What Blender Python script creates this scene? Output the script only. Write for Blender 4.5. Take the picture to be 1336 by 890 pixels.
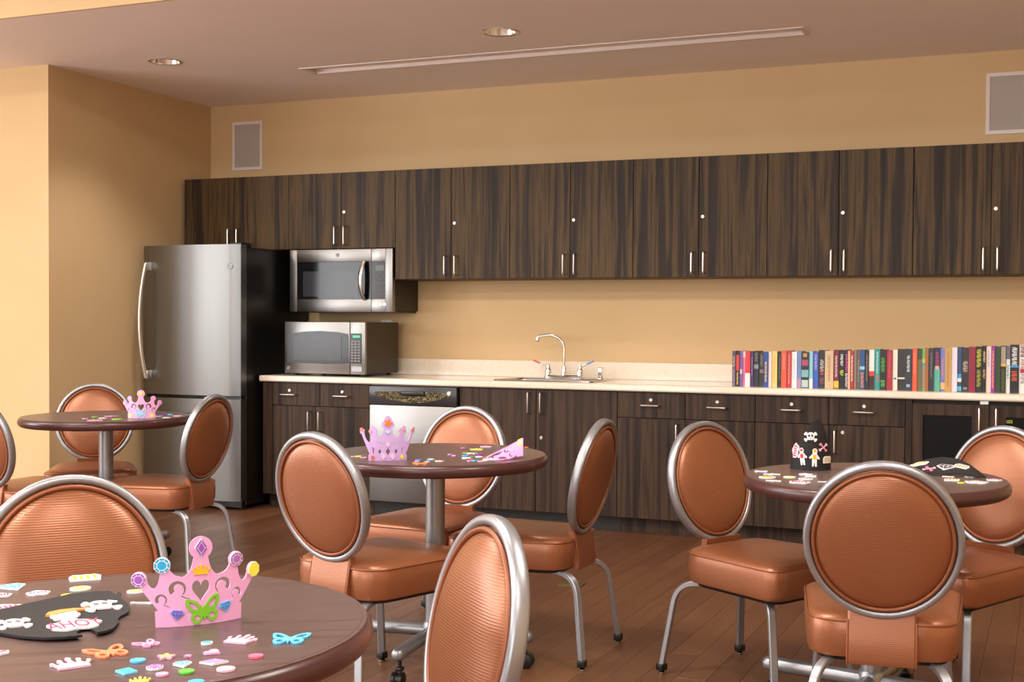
import bpy, bmesh, math, random
from mathutils import Vector, Matrix, Euler
from math import sin, cos, pi, radians, sqrt, atan2

for _o in list(bpy.data.objects):
    bpy.data.objects.remove(_o, do_unlink=True)
SC = bpy.context.scene
COL = SC.collection
random.seed(11)

# ------------------------------------------------------------------ camera
CAM_H = 1.1829
YAW, PITCH, ROLL = radians(21.6653), radians(-1.3276), radians(0.3734)
FPX = 1614.44
_f = Vector((-sin(YAW) * cos(PITCH), cos(YAW) * cos(PITCH), sin(PITCH)))
_r0 = Vector((cos(YAW), sin(YAW), 0))
_u0 = _r0.cross(_f)
_r = _r0 * cos(ROLL) + _u0 * sin(ROLL)
_u = _u0 * cos(ROLL) - _r0 * sin(ROLL)
cam_data = bpy.data.cameras.new('camera')
cam = bpy.data.objects.new('camera', cam_data)
COL.objects.link(cam)
cam_data.sensor_fit = 'HORIZONTAL'
cam_data.sensor_width = 36.0
cam_data.lens = 36.0 * FPX / 1336
cam_data.shift_x = -(734.09 - 668) / 1336
cam_data.shift_y = (460.65 - 445) / 1336
cam_data.clip_start = 0.05
m3 = Matrix((_r, _u, -_f)).transposed()
cam.matrix_world = Matrix.Translation((0, 0, CAM_H)) @ m3.to_4x4()
SC.camera = cam

# ------------------------------------------------------------------ world, daylight, exposure
world = bpy.data.worlds.new('sky')
SC.world = world
world.use_nodes = True
bg = world.node_tree.nodes['Background']
bg.inputs[0].default_value = (0.80, 0.90, 1.0, 1)
bg.inputs[1].default_value = 1.0
SC.view_settings.view_transform = 'Standard'
SC.view_settings.look = 'None'
SC.view_settings.exposure = 0.30
P_REAR, P_LEFT, P_PANEL = 42, 66, 42
SC.view_settings.gamma = 1.0
SC.view_settings.use_curve_mapping = False


def area(name, loc, rot, sx, sy, power, col):
    l = bpy.data.lights.new(name, 'AREA')
    l.shape = 'RECTANGLE'
    l.size, l.size_y = sx, sy
    l.energy = power
    l.color = col
    o = bpy.data.objects.new(name, l)
    o.location = loc
    o.rotation_euler = rot
    COL.objects.link(o)
    return o


# lamps added as daylight at invented windows out of view (each lamp fills its own window opening, just inside the glass)
DAY = (0.97, 0.98, 1.0)
WIN_REAR = [(-5.9, -4.3), (-3.6, -2.0), (-1.3, 0.3)]        # invented openings in the wall behind the camera, x ranges
WIN_LEFT = [(-2.5, -0.9), (-0.3, 1.3), (1.9, 3.5)]           # invented openings in the wall to the far side, y ranges
X_FAR, Y_REAR, X_RIGHT = -8.2, -3.2, 2.6
for a, b in WIN_REAR:
    area('window_daylight', ((a + b) / 2, Y_REAR + 0.03, 1.65), (radians(90), 0, 0), b - a, 1.9, P_REAR, DAY)
for a, b in WIN_LEFT:
    area('window_daylight', (X_FAR + 0.03, (a + b) / 2, 1.65), (radians(90), 0, radians(-90)), b - a, 1.9, P_LEFT, DAY)
# light of flat ceiling fixtures added out of view over the dining side (their housings are built further down)
PANELS = [(x, y) for y in (0.2, 2.8) for x in (-7.0, -4.5, -2.0, 0.5)]
for x, y in PANELS:
    area('panel_light', (x, y, 3.028), (0, 0, 0), 1.16, 0.56, P_PANEL, (1.0, 0.95, 0.89))

# ------------------------------------------------------------------ helpers
def lin(c):
    if isinstance(c, str):
        c = c.lstrip('#')
        c = tuple(int(c[i:i + 2], 16) / 255 for i in (0, 2, 4))
    return tuple((v / 12.92 if v <= 0.04045 else ((v + 0.055) / 1.055) ** 2.4) for v in c)


MATS = {}


def pmat(name, col, rough=0.5, metal=0.0, coat=0.0, spec=0.5, emit=None, emit_s=0.0, sheen=0.0):
    if name in MATS:
        return MATS[name]
    m = bpy.data.materials.new(name)
    m.use_nodes = True
    b = m.node_tree.nodes['Principled BSDF']
    b.inputs['Base Color'].default_value = (*lin(col), 1)
    b.inputs['Roughness'].default_value = rough
    b.inputs['Metallic'].default_value = metal
    b.inputs['Coat Weight'].default_value = coat
    b.inputs['Coat Roughness'].default_value = 0.15
    b.inputs['Specular IOR Level'].default_value = spec
    if emit:
        b.inputs['Emission Color'].default_value = (*lin(emit), 1)
        b.inputs['Emission Strength'].default_value = emit_s
    MATS[name] = m
    return m


class NT:
    """small node-building helper"""
    def __init__(self, m):
        self.t = m.node_tree
        self.b = self.t.nodes['Principled BSDF']

    def n(self, kind, **kw):
        nd = self.t.nodes.new(kind)
        for k, v in kw.items():
            if k.startswith('i_'):
                key = k[2:]
                nd.inputs[int(key) if key.isdigit() else key.replace('_', ' ')].default_value = v
            else:
                setattr(nd, k, v)
        return nd

    def l(self, a, b):
        self.t.links.new(a, b)


def coords(t, scale, rand=True):
    tc = t.n('ShaderNodeTexCoord')
    src = tc.outputs['Object']
    if rand:
        oi = t.n('ShaderNodeObjectInfo')
        mul = t.n('ShaderNodeVectorMath', operation='SCALE')
        mul.inputs[0].default_value = (37.0, 23.0, 11.0)
        t.l(oi.outputs['Random'], mul.inputs['Scale'])
        add = t.n('ShaderNodeVectorMath', operation='ADD')
        t.l(src, add.inputs[0])
        t.l(mul.outputs[0], add.inputs[1])
        src = add.outputs[0]
    mp = t.n('ShaderNodeMapping')
    mp.inputs['Scale'].default_value = scale
    t.l(src, mp.inputs['Vector'])
    return mp.outputs[0]


def ramp(t, fac, stops):
    r = t.n('ShaderNodeValToRGB')
    while len(r.color_ramp.elements) < len(stops):
        r.color_ramp.elements.new(0.5)
    for e, (p, c) in zip(r.color_ramp.elements, stops):
        e.position = p
        e.color = (*lin(c), 1)
    t.l(fac, r.inputs[0])
    return r.outputs[0]


def bump(t, height, strength, dist=0.002):
    bp = t.n('ShaderNodeBump')
    bp.inputs['Strength'].default_value = strength
    bp.inputs['Distance'].default_value = dist
    t.l(height, bp.inputs['Height'])
    t.l(bp.outputs[0], t.b.inputs['Normal'])


def grain_mat(name, scale, stops, rough, coat=0.0, detail=6, distort=0.6, bumps=0.05, spec=0.5):
    m = pmat(name, stops[0][1], rough, coat=coat, spec=spec)
    t = NT(m)
    v = coords(t, scale)
    nz = t.n('ShaderNodeTexNoise', i_Scale=1.0, i_Detail=detail, i_Roughness=0.6, i_Distortion=distort)
    t.l(v, nz.inputs['Vector'])
    t.l(ramp(t, nz.outputs['Fac'], stops), t.b.inputs['Base Color'])
    if bumps:
        bump(t, nz.outputs['Fac'], bumps)
    return m


def wall_mat(name, col, col2, fine=140):
    m = pmat(name, col, 0.75, spec=0.25)
    t = NT(m)
    v = coords(t, (1, 1, 1), rand=False)
    big = t.n('ShaderNodeTexNoise', i_Scale=1.7, i_Detail=3.0)
    t.l(v, big.inputs['Vector'])
    t.l(ramp(t, big.outputs['Fac'], [(0.3, col), (0.7, col2)]), t.b.inputs['Base Color'])
    fn = t.n('ShaderNodeTexNoise', i_Scale=fine, i_Detail=2.0)
    t.l(v, fn.inputs['Vector'])
    bump(t, fn.outputs['Fac'], 0.08, 0.001)
    return m


def steel_mat(name, col, rough, axis, metal=1.0):
    m = pmat(name, col, rough, metal)
    t = NT(m)
    sc = {'x': (2, 400, 400), 'z': (400, 400, 2)}[axis]
    v = coords(t, sc)
    nz = t.n('ShaderNodeTexNoise', i_Scale=1.0, i_Detail=2.0)
    t.l(v, nz.inputs['Vector'])
    mr = t.n('ShaderNodeMapRange')
    mr.inputs['To Min'].default_value = rough * 0.85
    mr.inputs['To Max'].default_value = rough * 1.2
    t.l(nz.outputs['Fac'], mr.inputs['Value'])
    t.l(mr.outputs[0], t.b.inputs['Roughness'])
    bump(t, nz.outputs['Fac'], 0.02, 0.0005)
    return m


def vinyl_mat(name, direction, scale=62.0, dist=0.7, st=0.22):
    m = pmat(name, '#a5633d', 0.32, 0.4, spec=0.7)
    t = NT(m)
    tc = t.n('ShaderNodeTexCoord')
    wv = t.n('ShaderNodeTexWave', wave_type='BANDS', bands_direction=direction, wave_profile='SIN')
    wv.inputs['Scale'].default_value = scale
    wv.inputs['Distortion'].default_value = dist
    wv.inputs['Detail'].default_value = 1.0
    wv.inputs['Detail Scale'].default_value = 0.5
    t.l(tc.outputs['Object'], wv.inputs['Vector'])
    t.l(ramp(t, wv.outputs['Fac'], [(0.0, '#8b5436'), (0.6, '#a06645')]), t.b.inputs['Base Color'])
    bump(t, wv.outputs['Fac'], st, 0.0007)
    return m


M_WALL = wall_mat('wall_covering', '#d1b387', '#d5b88d')
M_CEIL = wall_mat('ceiling_paint', '#f8ece5', '#faf0ea', 60)
M_LAM = grain_mat('cabinet_laminate', (26, 26, 0.9), [(0.3, '#1b1410'), (0.44, '#31251b'), (0.57, '#594529'), (0.7, '#211812')], 0.5, distort=0.35, bumps=0.02, spec=0.25)
M_LAMX = grain_mat('cabinet_laminate_base', (26, 26, 0.9), [(0.3, '#1b1411'), (0.44, '#33261f'), (0.57, '#4b392b'), (0.7, '#231915')], 0.5, distort=0.35, bumps=0.02, spec=0.25)
M_DARK = pmat('cabinet_shadow_gap', '#17120f', 0.6)  # plain dark colour of the base cabinet carcasses
M_KICK = pmat('toe_kick_dark', '#1d1a1b', 0.5)
M_TOP = grain_mat('table_laminate', (1.6, 34, 34), [(0.3, '#4a3836'), (0.5, '#604d49'), (0.68, '#503e3b'), (0.8, '#6b5751')], 0.3, distort=0.4, bumps=0.01)
M_EDGE = pmat('table_edge_vinyl', '#4a2c2b', 0.28)
M_CTR = grain_mat('counter_laminate', (60, 60, 60), [(0.3, '#e6d8c4'), (0.7, '#efe4d3')], 0.12, bumps=0)
M_STEEL = steel_mat('brushed_steel', '#828484', 0.36, 'z')
M_STEELX = steel_mat('brushed_steel_across', '#939392', 0.36, 'x')
M_CHROME = pmat('chrome', '#e6e4e2', 0.09, 1.0)
M_SATIN = pmat('satin_nickel', '#d8d5cf', 0.28, 1.0)
M_SILVER = pmat('silver_powder_coat', '#a4a7ad', 0.36, 0.75)
M_BLACKP = pmat('black_plastic', '#131313', 0.35)
M_BLACKG = pmat('black_glass', '#121316', 0.12, spec=0.35)
M_SMOKE = pmat('smoked_window', '#3a3b40', 0.18, spec=0.4)
M_FRSIDE = pmat('appliance_black_side', '#161515', 0.33)
M_VIN = vinyl_mat('copper_vinyl_back', 'Z')
M_VINS = grain_mat('copper_vinyl_seat', (230, 230, 230), [(0.3, '#955b3b'), (0.7, '#a06645')], 0.34, bumps=0.03, spec=0.7)
M_VINS.node_tree.nodes['Principled BSDF'].inputs['Metallic'].default_value = 0.4
M_PIPE = pmat('copper_vinyl_piping', '#935738', 0.4, 0.3)
M_WHITE = pmat('white_plastic', '#e8e4de', 0.4)
M_GRILLE = None


def bm_new():
    return bmesh.new()


def box(bm, x0, x1, y0, y1, z0, z1, bev=0.0, seg=1):
    vs = [bm.verts.new(p) for p in ((x0, y0, z0), (x1, y0, z0), (x1, y1, z0), (x0, y1, z0), (x0, y0, z1), (x1, y0, z1), (x1, y1, z1), (x0, y1, z1))]
    fs = [bm.faces.new([vs[i] for i in q]) for q in ((3, 2, 1, 0), (4, 5, 6, 7), (0, 1, 5, 4), (1, 2, 6, 5), (2, 3, 7, 6), (3, 0, 4, 7))]
    if bev > 0:
        es = list({e for f in fs for e in f.edges})
        bmesh.ops.bevel(bm, geom=es, offset=bev, segments=seg, affect='EDGES', profile=0.5)
    return bm


def sweep(bm, pts, sec, closed=False, up=Vector((0, 0, 1)), caps=True, scales=None):
    """sweep a 2D section (list of (a,b)) along pts; a along the side vector, b along the bent-up vector"""
    pts = [Vector(p) for p in pts]
    n = len(pts)
    rings = []
    prev_side = None
    for i, p in enumerate(pts):
        if closed:
            t = pts[(i + 1) % n] - pts[i - 1]
        else:
            t = pts[min(i + 1, n - 1)] - pts[max(i - 1, 0)]
        t.normalize()
        if prev_side is None:
            s = t.cross(up)
            if s.length < 1e-4:
                s = t.cross(Vector((0, 1, 0)))
        else:
            s = prev_side - t * prev_side.dot(t)
        s.normalize()
        prev_side = s
        b = s.cross(t)
        k = scales[i] if scales else 1.0
        rings.append([bm.verts.new(p + s * (a * k) + b * (c * k)) for a, c in sec])
    m = len(sec)
    rng = range(n) if closed else range(n - 1)
    for i in rng:
        A, B = rings[i], rings[(i + 1) % n]
        for j in range(m):
            bm.faces.new((A[j], A[(j + 1) % m], B[(j + 1) % m], B[j]))
    if caps and not closed:
        bm.faces.new(rings[0][::-1])
        bm.faces.new(rings[-1])
    return bm


def circ(r, n=10, ry=None):
    ry = r if ry is None else ry
    return [(r * cos(2 * pi * i / n), ry * sin(2 * pi * i / n)) for i in range(n)]


def tube(bm, pts, r, n=10, closed=False, ry=None, scales=None):
    return sweep(bm, pts, circ(r, n, ry), closed, scales=scales)


def lathe(bm, prof, n=32, center=(0, 0, 0), axis='z', cap=True):
    cx, cy, cz = center
    rings = []
    for r, z in prof:
        if r < 1e-6:
            p = (cx, cy, cz + z) if axis == 'z' else ((cx, cy + z, cz) if axis == 'y' else (cx + z, cy, cz))
            rings.append([bm.verts.new(p)])
            continue
        ring = []
        for i in range(n):
            a = 2 * pi * i / n
            if axis == 'z':
                p = (cx + r * cos(a), cy + r * sin(a), cz + z)
            elif axis == 'y':
                p = (cx + r * cos(a), cy + z, cz + r * sin(a))
            else:
                p = (cx + z, cy + r * cos(a), cz + r * sin(a))
            ring.append(bm.verts.new(p))
        rings.append(ring)
    for A, B in zip(rings, rings[1:]):
        if len(A) == 1 and len(B) == 1:
            continue
        for i in range(n):
            j = (i + 1) % n
            if len(A) == 1:
                bm.faces.new((A[0], B[j], B[i]))
            elif len(B) == 1:
                bm.faces.new((A[i], A[j], B[0]))
            else:
                bm.faces.new((A[i], A[j], B[j], B[i]))
    if cap:
        for R_ in (rings[0], rings[-1]):
            if len(R_) > 2:
                bm.faces.new(R_)
    return bm


def fillet(pts, r, seg=5):
    """round the inner corners of a polyline"""
    pts = [Vector(p) for p in pts]
    out = [pts[0]]
    for a, b, c in zip(pts, pts[1:], pts[2:]):
        d1, d2 = (a - b), (c - b)
        k = min(r, d1.length * 0.49, d2.length * 0.49)
        p0, p1 = b + d1.normalized() * k, b + d2.normalized() * k
        for i in range(seg + 1):
            s = i / seg
            out.append(p0 * (1 - s) ** 2 + b * (2 * s * (1 - s)) + p1 * s ** 2)
    out.append(pts[-1])
    return out


def mesh_of(name, bm, mat, smooth=None):
    bmesh.ops.recalc_face_normals(bm, faces=bm.faces)
    me = bpy.data.meshes.new(name)
    bm.to_mesh(me)
    bm.free()
    if mat:
        me.materials.append(mat)
    if smooth is not None:
        for p in me.polygons:
            p.use_smooth = True
        me.set_sharp_from_angle(angle=radians(smooth))
    return me


def put(name, me, parent=None, loc=(0, 0, 0), rot=(0, 0, 0)):
    o = bpy.data.objects.new(name, me)
    o.location = loc
    o.rotation_euler = rot
    COL.objects.link(o)
    if parent:
        o.parent = parent
    return o


def obj(name, bm, mat, parent=None, smooth=None, loc=(0, 0, 0), rot=(0, 0, 0)):
    return put(name, mesh_of(name, bm, mat, smooth), parent, loc, rot)


LABELS = {}


def tag(o, label, cat, group=None):
    o['label'] = label
    o['category'] = cat
    if group:
        o['group'] = group
    LABELS.setdefault(label, []).append(o.name)
    return o


def thing(name, label, cat, loc=(0, 0, 0), rz=0.0, group=None):
    o = bpy.data.objects.new(name, None)
    o.empty_display_size = 0.05
    o.location = loc
    o.rotation_euler = (0, 0, rz)
    COL.objects.link(o)
    return tag(o, label, cat, group)


def struct(o):
    o['kind'] = 'structure'
    return o


def copy_tree(o, parent=None):
    c = o.copy()
    COL.objects.link(c)
    c.parent = parent
    for ch in o.children:
        copy_tree(ch, c)
    return c


# flat cut-out shapes: loops (even-odd, holes allowed) -> triangulated slab of unit height, cached
RAW = {}


def raw(key, loops=None, text=None):
    if key in RAW:
        return RAW[key]
    if text is not None:
        cu = bpy.data.curves.new('shape', 'FONT')
        cu.body = text
        cu.resolution_u = 3
        cu.extrude = 0.5
        cu.align_x = 'CENTER'
        cu.align_y = 'CENTER'
    else:
        cu = bpy.data.curves.new('shape', 'CURVE')
        cu.dimensions = '2D'
        cu.fill_mode = 'BOTH'
        cu.extrude = 0.5
        for lp in loops:
            sp = cu.splines.new('POLY')
            sp.points.add(len(lp) - 1)
            for q, (x, y) in zip(sp.points, lp):
                q.co = (x, y, 0, 1)
            sp.use_cyclic_u = True
    o = bpy.data.objects.new('shape', cu)
    COL.objects.link(o)
    bpy.context.view_layer.update()
    ev = o.evaluated_get(bpy.context.evaluated_depsgraph_get())
    me = ev.to_mesh()
    vs = [(v.co.x, v.co.y, v.co.z + 0.5) for v in me.vertices]
    fs = [tuple(p.vertices) for p in me.polygons]
    ev.to_mesh_clear()
    bpy.data.objects.remove(o)
    bpy.data.curves.remove(cu)
    RAW[key] = (vs, fs)
    return RAW[key]


def slab(bm, key, sc=1.0, off=(0, 0), rot=0.0, w0=0.0, w1=1.0, scy=None):
    vs, fs = RAW[key]
    scy = sc if scy is None else scy
    c, s = cos(rot), sin(rot)
    nv = []
    for x, y, z in vs:
        x, y = x * sc, y * scy
        nv.append(bm.verts.new((c * x - s * y + off[0], s * x + c * y + off[1], w0 + z * (w1 - w0))))
    for f in fs:
        try:
            bm.faces.new([nv[i] for i in f])
        except ValueError:
            pass
    return bm


def warp(bm, fn, step=None, lo=-0.2, hi=0.2):
    if step:
        x = lo
        while x < hi:
            bmesh.ops.bisect_plane(bm, geom=bm.verts[:] + bm.edges[:] + bm.faces[:], plane_co=(x, 0, 0), plane_no=(1, 0, 0))
            x += step
    for v in bm.verts:
        v.co = Vector(fn(*v.co))
    return bm

# ------------------------------------------------------------------ the room
Y_BACK, X_SIDE, Y_OUT, Z_CEIL, Y_STEP, Z_HIGH = 7.205, -5.536, 5.69, 2.694, 4.76, 3.05


def slabobj(name, x0, x1, y0, y1, z0, z1, mat, parent=None):
    return obj(name, box(bm_new(), x0, x1, y0, y1, z0, z1), mat, parent)


struct(slabobj('wall_back', X_SIDE - 0.12, X_RIGHT + 0.12, Y_BACK, Y_BACK + 0.12, -0.02, Z_CEIL + 0.1, M_WALL))
struct(slabobj('wall_alcove', X_SIDE - 0.12, X_SIDE, Y_OUT, Y_BACK, -0.02, Z_CEIL + 0.1, M_WALL))
struct(slabobj('wall_left', X_FAR, X_SIDE - 0.12, Y_OUT, Y_OUT + 0.12, -0.02, Z_CEIL + 0.1, M_WALL))
struct(slabobj('wall_right', X_RIGHT, X_RIGHT + 0.12, Y_REAR, Y_BACK, -0.02, Z_HIGH + 0.1, M_WALL))


def wall_with_openings(name, openings, axis, pos, lo, hi):
    """a wall along x ('x', at y=pos) or along y ('y', at x=pos) with window openings"""
    b = bm_new()
    zs, zt = 0.7, 2.6

    def seg(a, c, z0, z1):
        if axis == 'x':
            box(b, a, c, pos - 0.15, pos, z0, z1)
        else:
            box(b, pos - 0.15, pos, a, c, z0, z1)
    seg(lo, hi, -0.02, zs)
    seg(lo, hi, zt, Z_HIGH + 0.1)
    e = [lo] + [v for o in openings for v in o] + [hi]
    for i in range(0, len(e), 2):
        seg(e[i], e[i + 1], zs, zt)
    return struct(obj(name, b, M_WALL))


wall_with_openings('wall_rear', WIN_REAR, 'x', Y_REAR, X_FAR - 0.15, X_RIGHT + 0.12)
wall_with_openings('wall_window_side', WIN_LEFT, 'y', X_FAR, Y_REAR, Y_OUT + 0.12)
M_GLASS = pmat('window_glass', '#eef4f6', 0.02)
MATS['window_glass'].node_tree.nodes['Principled BSDF'].inputs['Transmission Weight'].default_value = 1.0
wn = 0
for axis, ops in (('x', WIN_REAR), ('y', WIN_LEFT)):
    for a, c in ops:
        wn += 1
        fr, pn = bm_new(), bm_new()
        for p, q, z0, z1 in ((a, a + .05, .7, 2.6), (c - .05, c, .7, 2.6), (a, c, .7, .75), (a, c, 2.55, 2.6), ((a + c) / 2 - .02, (a + c) / 2 + .02, .7, 2.6)):
            if axis == 'x':
                box(fr, p, q, Y_REAR - .12, Y_REAR - .07, z0, z1)
            else:
                box(fr, X_FAR - .12, X_FAR - .07, p, q, z0, z1)
        if axis == 'x':
            box(pn, a + .04, c - .04, Y_REAR - .098, Y_REAR - .092, .74, 2.56)
        else:
            box(pn, X_FAR - .098, X_FAR - .092, a + .04, c - .04, .74, 2.56)
        w = struct(obj('window_%d' % wn, fr, M_WHITE))  # invented window out of view, added to go with its daylight lamp
        obj('pane', pn, M_GLASS, w)

# ceilings: a lower one over the kitchen side, a step up to the higher one over the rest of the room
ceil = struct(slabobj('ceiling', X_FAR - 0.15, X_RIGHT + 0.12, Y_STEP, Y_BACK + 0.12, Z_CEIL, Z_CEIL + 0.12, M_CEIL))
struct(slabobj('ceiling_high', X_FAR - 0.15, X_RIGHT + 0.12, Y_REAR - 0.15, Y_STEP + 0.03, Z_HIGH, Z_HIGH + 0.12, M_CEIL))
struct(slabobj('trim_1', X_FAR - 0.15, X_RIGHT + 0.12, Y_STEP - 0.015, Y_STEP, Z_CEIL, Z_HIGH, M_WALL))

# floor of narrow wooden planks that run towards the cabinets
floor = struct(slabobj('floor', X_FAR - 0.15, X_RIGHT + 0.12, Y_REAR - 0.15, Y_BACK, -0.06, -0.011, pmat('floor_base', '#2a1a12', 0.8)))
M_PLANK = pmat('floor_plank_wood', '#8a5c3c', 0.36, spec=0.4)
_t = NT(M_PLANK)
_g = _t.n('ShaderNodeNewGeometry')
_oi = _t.n('ShaderNodeObjectInfo')
_ad = _t.n('ShaderNodeMath', operation='ADD')
_t.l(_g.outputs['Random Per Island'], _ad.inputs[0])
_t.l(_oi.outputs['Random'], _ad.inputs[1])
_fr = _t.n('ShaderNodeMath', operation='FRACT')
_t.l(_ad.outputs[0], _fr.inputs[0])
_v = coords(_t, (55, 2.2, 10))
_nz = _t.n('ShaderNodeTexNoise', i_Scale=1.0, i_Detail=6.0, i_Roughness=0.6, i_Distortion=0.5)
_t.l(_v, _nz.inputs['Vector'])
_m1 = _t.n('ShaderNodeMath', operation='MULTIPLY')
_m1.inputs[1].default_value = 0.42
_t.l(_fr.outputs[0], _m1.inputs[0])
_m2 = _t.n('ShaderNodeMath', operation='MULTIPLY_ADD')
_m2.inputs[1].default_value = 0.75
_t.l(_nz.outputs['Fac'], _m2.inputs[0])
_t.l(_m1.outputs[0], _m2.inputs[2])
_t.l(ramp(_t, _m2.outputs[0], [(0.2, '#583826'), (0.5, '#6a452e'), (0.72, '#734d34'), (0.95, '#7d563c')]), _t.b.inputs['Base Color'])
bump(_t, _nz.outputs['Fac'], 0.05, 0.001)
PW = 0.105
plank_mesh = {}


def plank(L):
    L = round(L, 2)
    if L not in plank_mesh:
        b = bm_new()
        h = 0.0004
        vs = [(-PW / 2 + h, h, -.011), (PW / 2 - h, h, -.011), (PW / 2 - h, L - h, -.011), (-PW / 2 + h, L - h, -.011)]
        lo = [b.verts.new(p) for p in vs]
        md = [b.verts.new((p[0], p[1], -.0007)) for p in vs]
        k = 0.0007
        tp = [b.verts.new((p[0] + (k if p[0] < 0 else -k), p[1] + (k if p[1] < .1 else -k), 0)) for p in vs]
        for A, B in ((lo, md), (md, tp)):
            for i in range(4):
                b.faces.new((A[i], A[(i + 1) % 4], B[(i + 1) % 4], B[i]))
        b.faces.new(tp)
        plank_mesh[L] = mesh_of('plank', b, M_PLANK)
    return plank_mesh[L]


rest = bm_new()
x = X_FAR
rng = random.Random(5)
while x < X_RIGHT:
    xc = x + PW / 2
    vis = -4.95 < xc < 0.75
    cuts = [(Y_REAR, 3.28), (3.28, 6.74), (6.74, Y_BACK)] if vis else [(Y_REAR, Y_BACK)]
    for c0, c1 in cuts:
        y = c0
        first = True
        while y < c1 - 1e-4:
            L = rng.choice((0.9, 1.2, 1.5)) if not first else rng.choice((0.4, 0.7, 1.0, 1.3))
            first = False
            if y + L > c1 - 0.25:
                L = c1 - y
            if vis and c0 == 3.28:
                put('plank', plank(L), floor, (xc, y, 0))
            else:
                box(rest, xc - PW / 2 + .0009, xc + PW / 2 - .0009, y + .0009, y + L - .0009, -.011, 0)
            y += L
    x += PW
o = obj('planks', rest, M_PLANK, floor)
o['kind'] = 'stuff'

# recessed downlights
M_REFL = pmat('downlight_reflector', '#e9e6e2', 0.2, 0.85)
M_LAMP = pmat('downlight_lamp', '#fff2dd', 0.4, emit='#ffe9c8', emit_s=2.2)


def downlight(x, y, z, label, power):
    t = thing('downlight', label, 'ceiling light', (x, y, z), 0, 'recessed downlights')
    obj('trim_ring', lathe(bm_new(), [(.092, -.004), (.098, -.002), (.098, .002), (.080, .002), (.080, -.002), (.092, -.004)], 40, cap=False), M_REFL, t, 30)
    obj('reflector', lathe(bm_new(), [(.081, -.001), (.072, .03), (.055, .07), (.04, .085), (.04, .088), (.058, .072), (.075, .031), (.083, .001)], 40, cap=False), M_REFL, t, 60)
    obj('lamp', lathe(bm_new(), [(0, .046), (.028, .049), (.044, .06), (.05, .074), (0, .076)], 24), M_LAMP, t, 40)
    l = bpy.data.lights.new('downlight_bulb', 'SPOT')
    l.energy = power
    l.spot_size = radians(110)
    l.spot_blend = 0.8
    l.shadow_soft_size = 0.06
    l.color = (1.0, 0.93, 0.84)
    lo = bpy.data.objects.new('downlight_bulb', l)
    lo.location = (x, y, z - 0.012)
    COL.objects.link(lo)
    return t


# round openings are cut into the ceiling slab for them
def cut_ceiling(slab_o, spots, r=0.088, rect=None):
    b = bm_new()
    for (x, y) in spots:
        lathe(b, [(r, -.2), (r, .3)], 32, (x, y, 0))
    if rect:
        box(b, *rect, -.2, .3)
    bmesh.ops.recalc_face_normals(b, faces=b.faces)
    me = bpy.data.meshes.new('cutter')
    b.to_mesh(me)
    b.free()
    c = bpy.data.objects.new('cutter', me)
    COL.objects.link(c)
    return c, me


SPOTS_LOW = [(-4.823, 5.858), (-2.689, 5.862), (-0.555, 5.862), (1.58, 5.862)]
SLOT = (-4.185, -1.215, 6.295, 6.45)
cutter, cme = cut_ceiling(ceil, SPOTS_LOW, rect=SLOT)
cutter.location.z = Z_CEIL
md = ceil.modifiers.new('openings', 'BOOLEAN')
md.object = cutter
md.solver = 'EXACT'
bpy.context.view_layer.update()
nm = bpy.data.meshes.new_from_object(ceil.evaluated_get(bpy.context.evaluated_depsgraph_get()))
ceil.modifiers.clear()
ceil.data = nm
bpy.data.objects.remove(cutter)
names = ['recessed downlight above the walkway before the refrigerator', 'recessed downlight beside the long ceiling slot',
         'recessed downlight past the long ceiling slot, above the pirate hats table', 'recessed downlight furthest from the refrigerator, near the end wall']
for (x, y), nme in zip(SPOTS_LOW, names):
    downlight(x, y, Z_CEIL, nme, 36)

# flat light fixtures added, unseen, in the higher ceiling
for i, (x, y) in enumerate(PANELS):
    t = thing('ceiling_panel', 'flat white ceiling light fixture number %d over the dining side' % (i + 1), 'ceiling light', (x, y, Z_HIGH), 0, 'flat ceiling lights')
    t['label'] = 'flat white ceiling light fixture over the dining tables'
    b = bm_new()
    for p in ((-.62, .62, -.32, -.29), (-.62, .62, .29, .32), (-.62, -.59, -.29, .29), (.59, .62, -.29, .29)):
        box(b, p[0], p[1], p[2], p[3], -.03, 0)
    obj('frame', b, M_WHITE, t)
    obj('diffuser', box(bm_new(), -.59, .59, -.29, .29, -.016, -.010), M_LAMP, t)

# long linear slot diffuser in the ceiling
t = thing('slot_diffuser', 'long narrow white linear slot diffuser let into the ceiling', 'air vent', ((SLOT[0] + SLOT[1]) / 2, (SLOT[2] + SLOT[3]) / 2, Z_CEIL))
hx, hy = (SLOT[1] - SLOT[0]) / 2, (SLOT[3] - SLOT[2]) / 2
M_TRIM = pmat('vent_trim_white', '#e6ddd8', 0.4)
M_ALU = pmat('vent_alu', '#e3eaf6', 0.4)
b = bm_new()
for a in (-1, 1):
    box(b, -hx - .012, hx + .012, a * hy - .010, a * hy + .010, -.005, .003)
    box(b, a * hx - .010, a * hx + .010, -hy, hy, -.005, .003)
obj('frame', b, M_TRIM, t)
obj('deflector_blade', box(bm_new(), -hx + .02, hx - .02, -hy + .012, -hy + .032, .000, .006), M_ALU, t)
obj('back_pan', box(bm_new(), -hx, hx, -hy, hy, .018, .022), M_CEIL, t)
obj('side_wall', box(bm_new(), -hx, hx, -hy, -hy + .003, 0, .018), M_CEIL, t)

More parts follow.
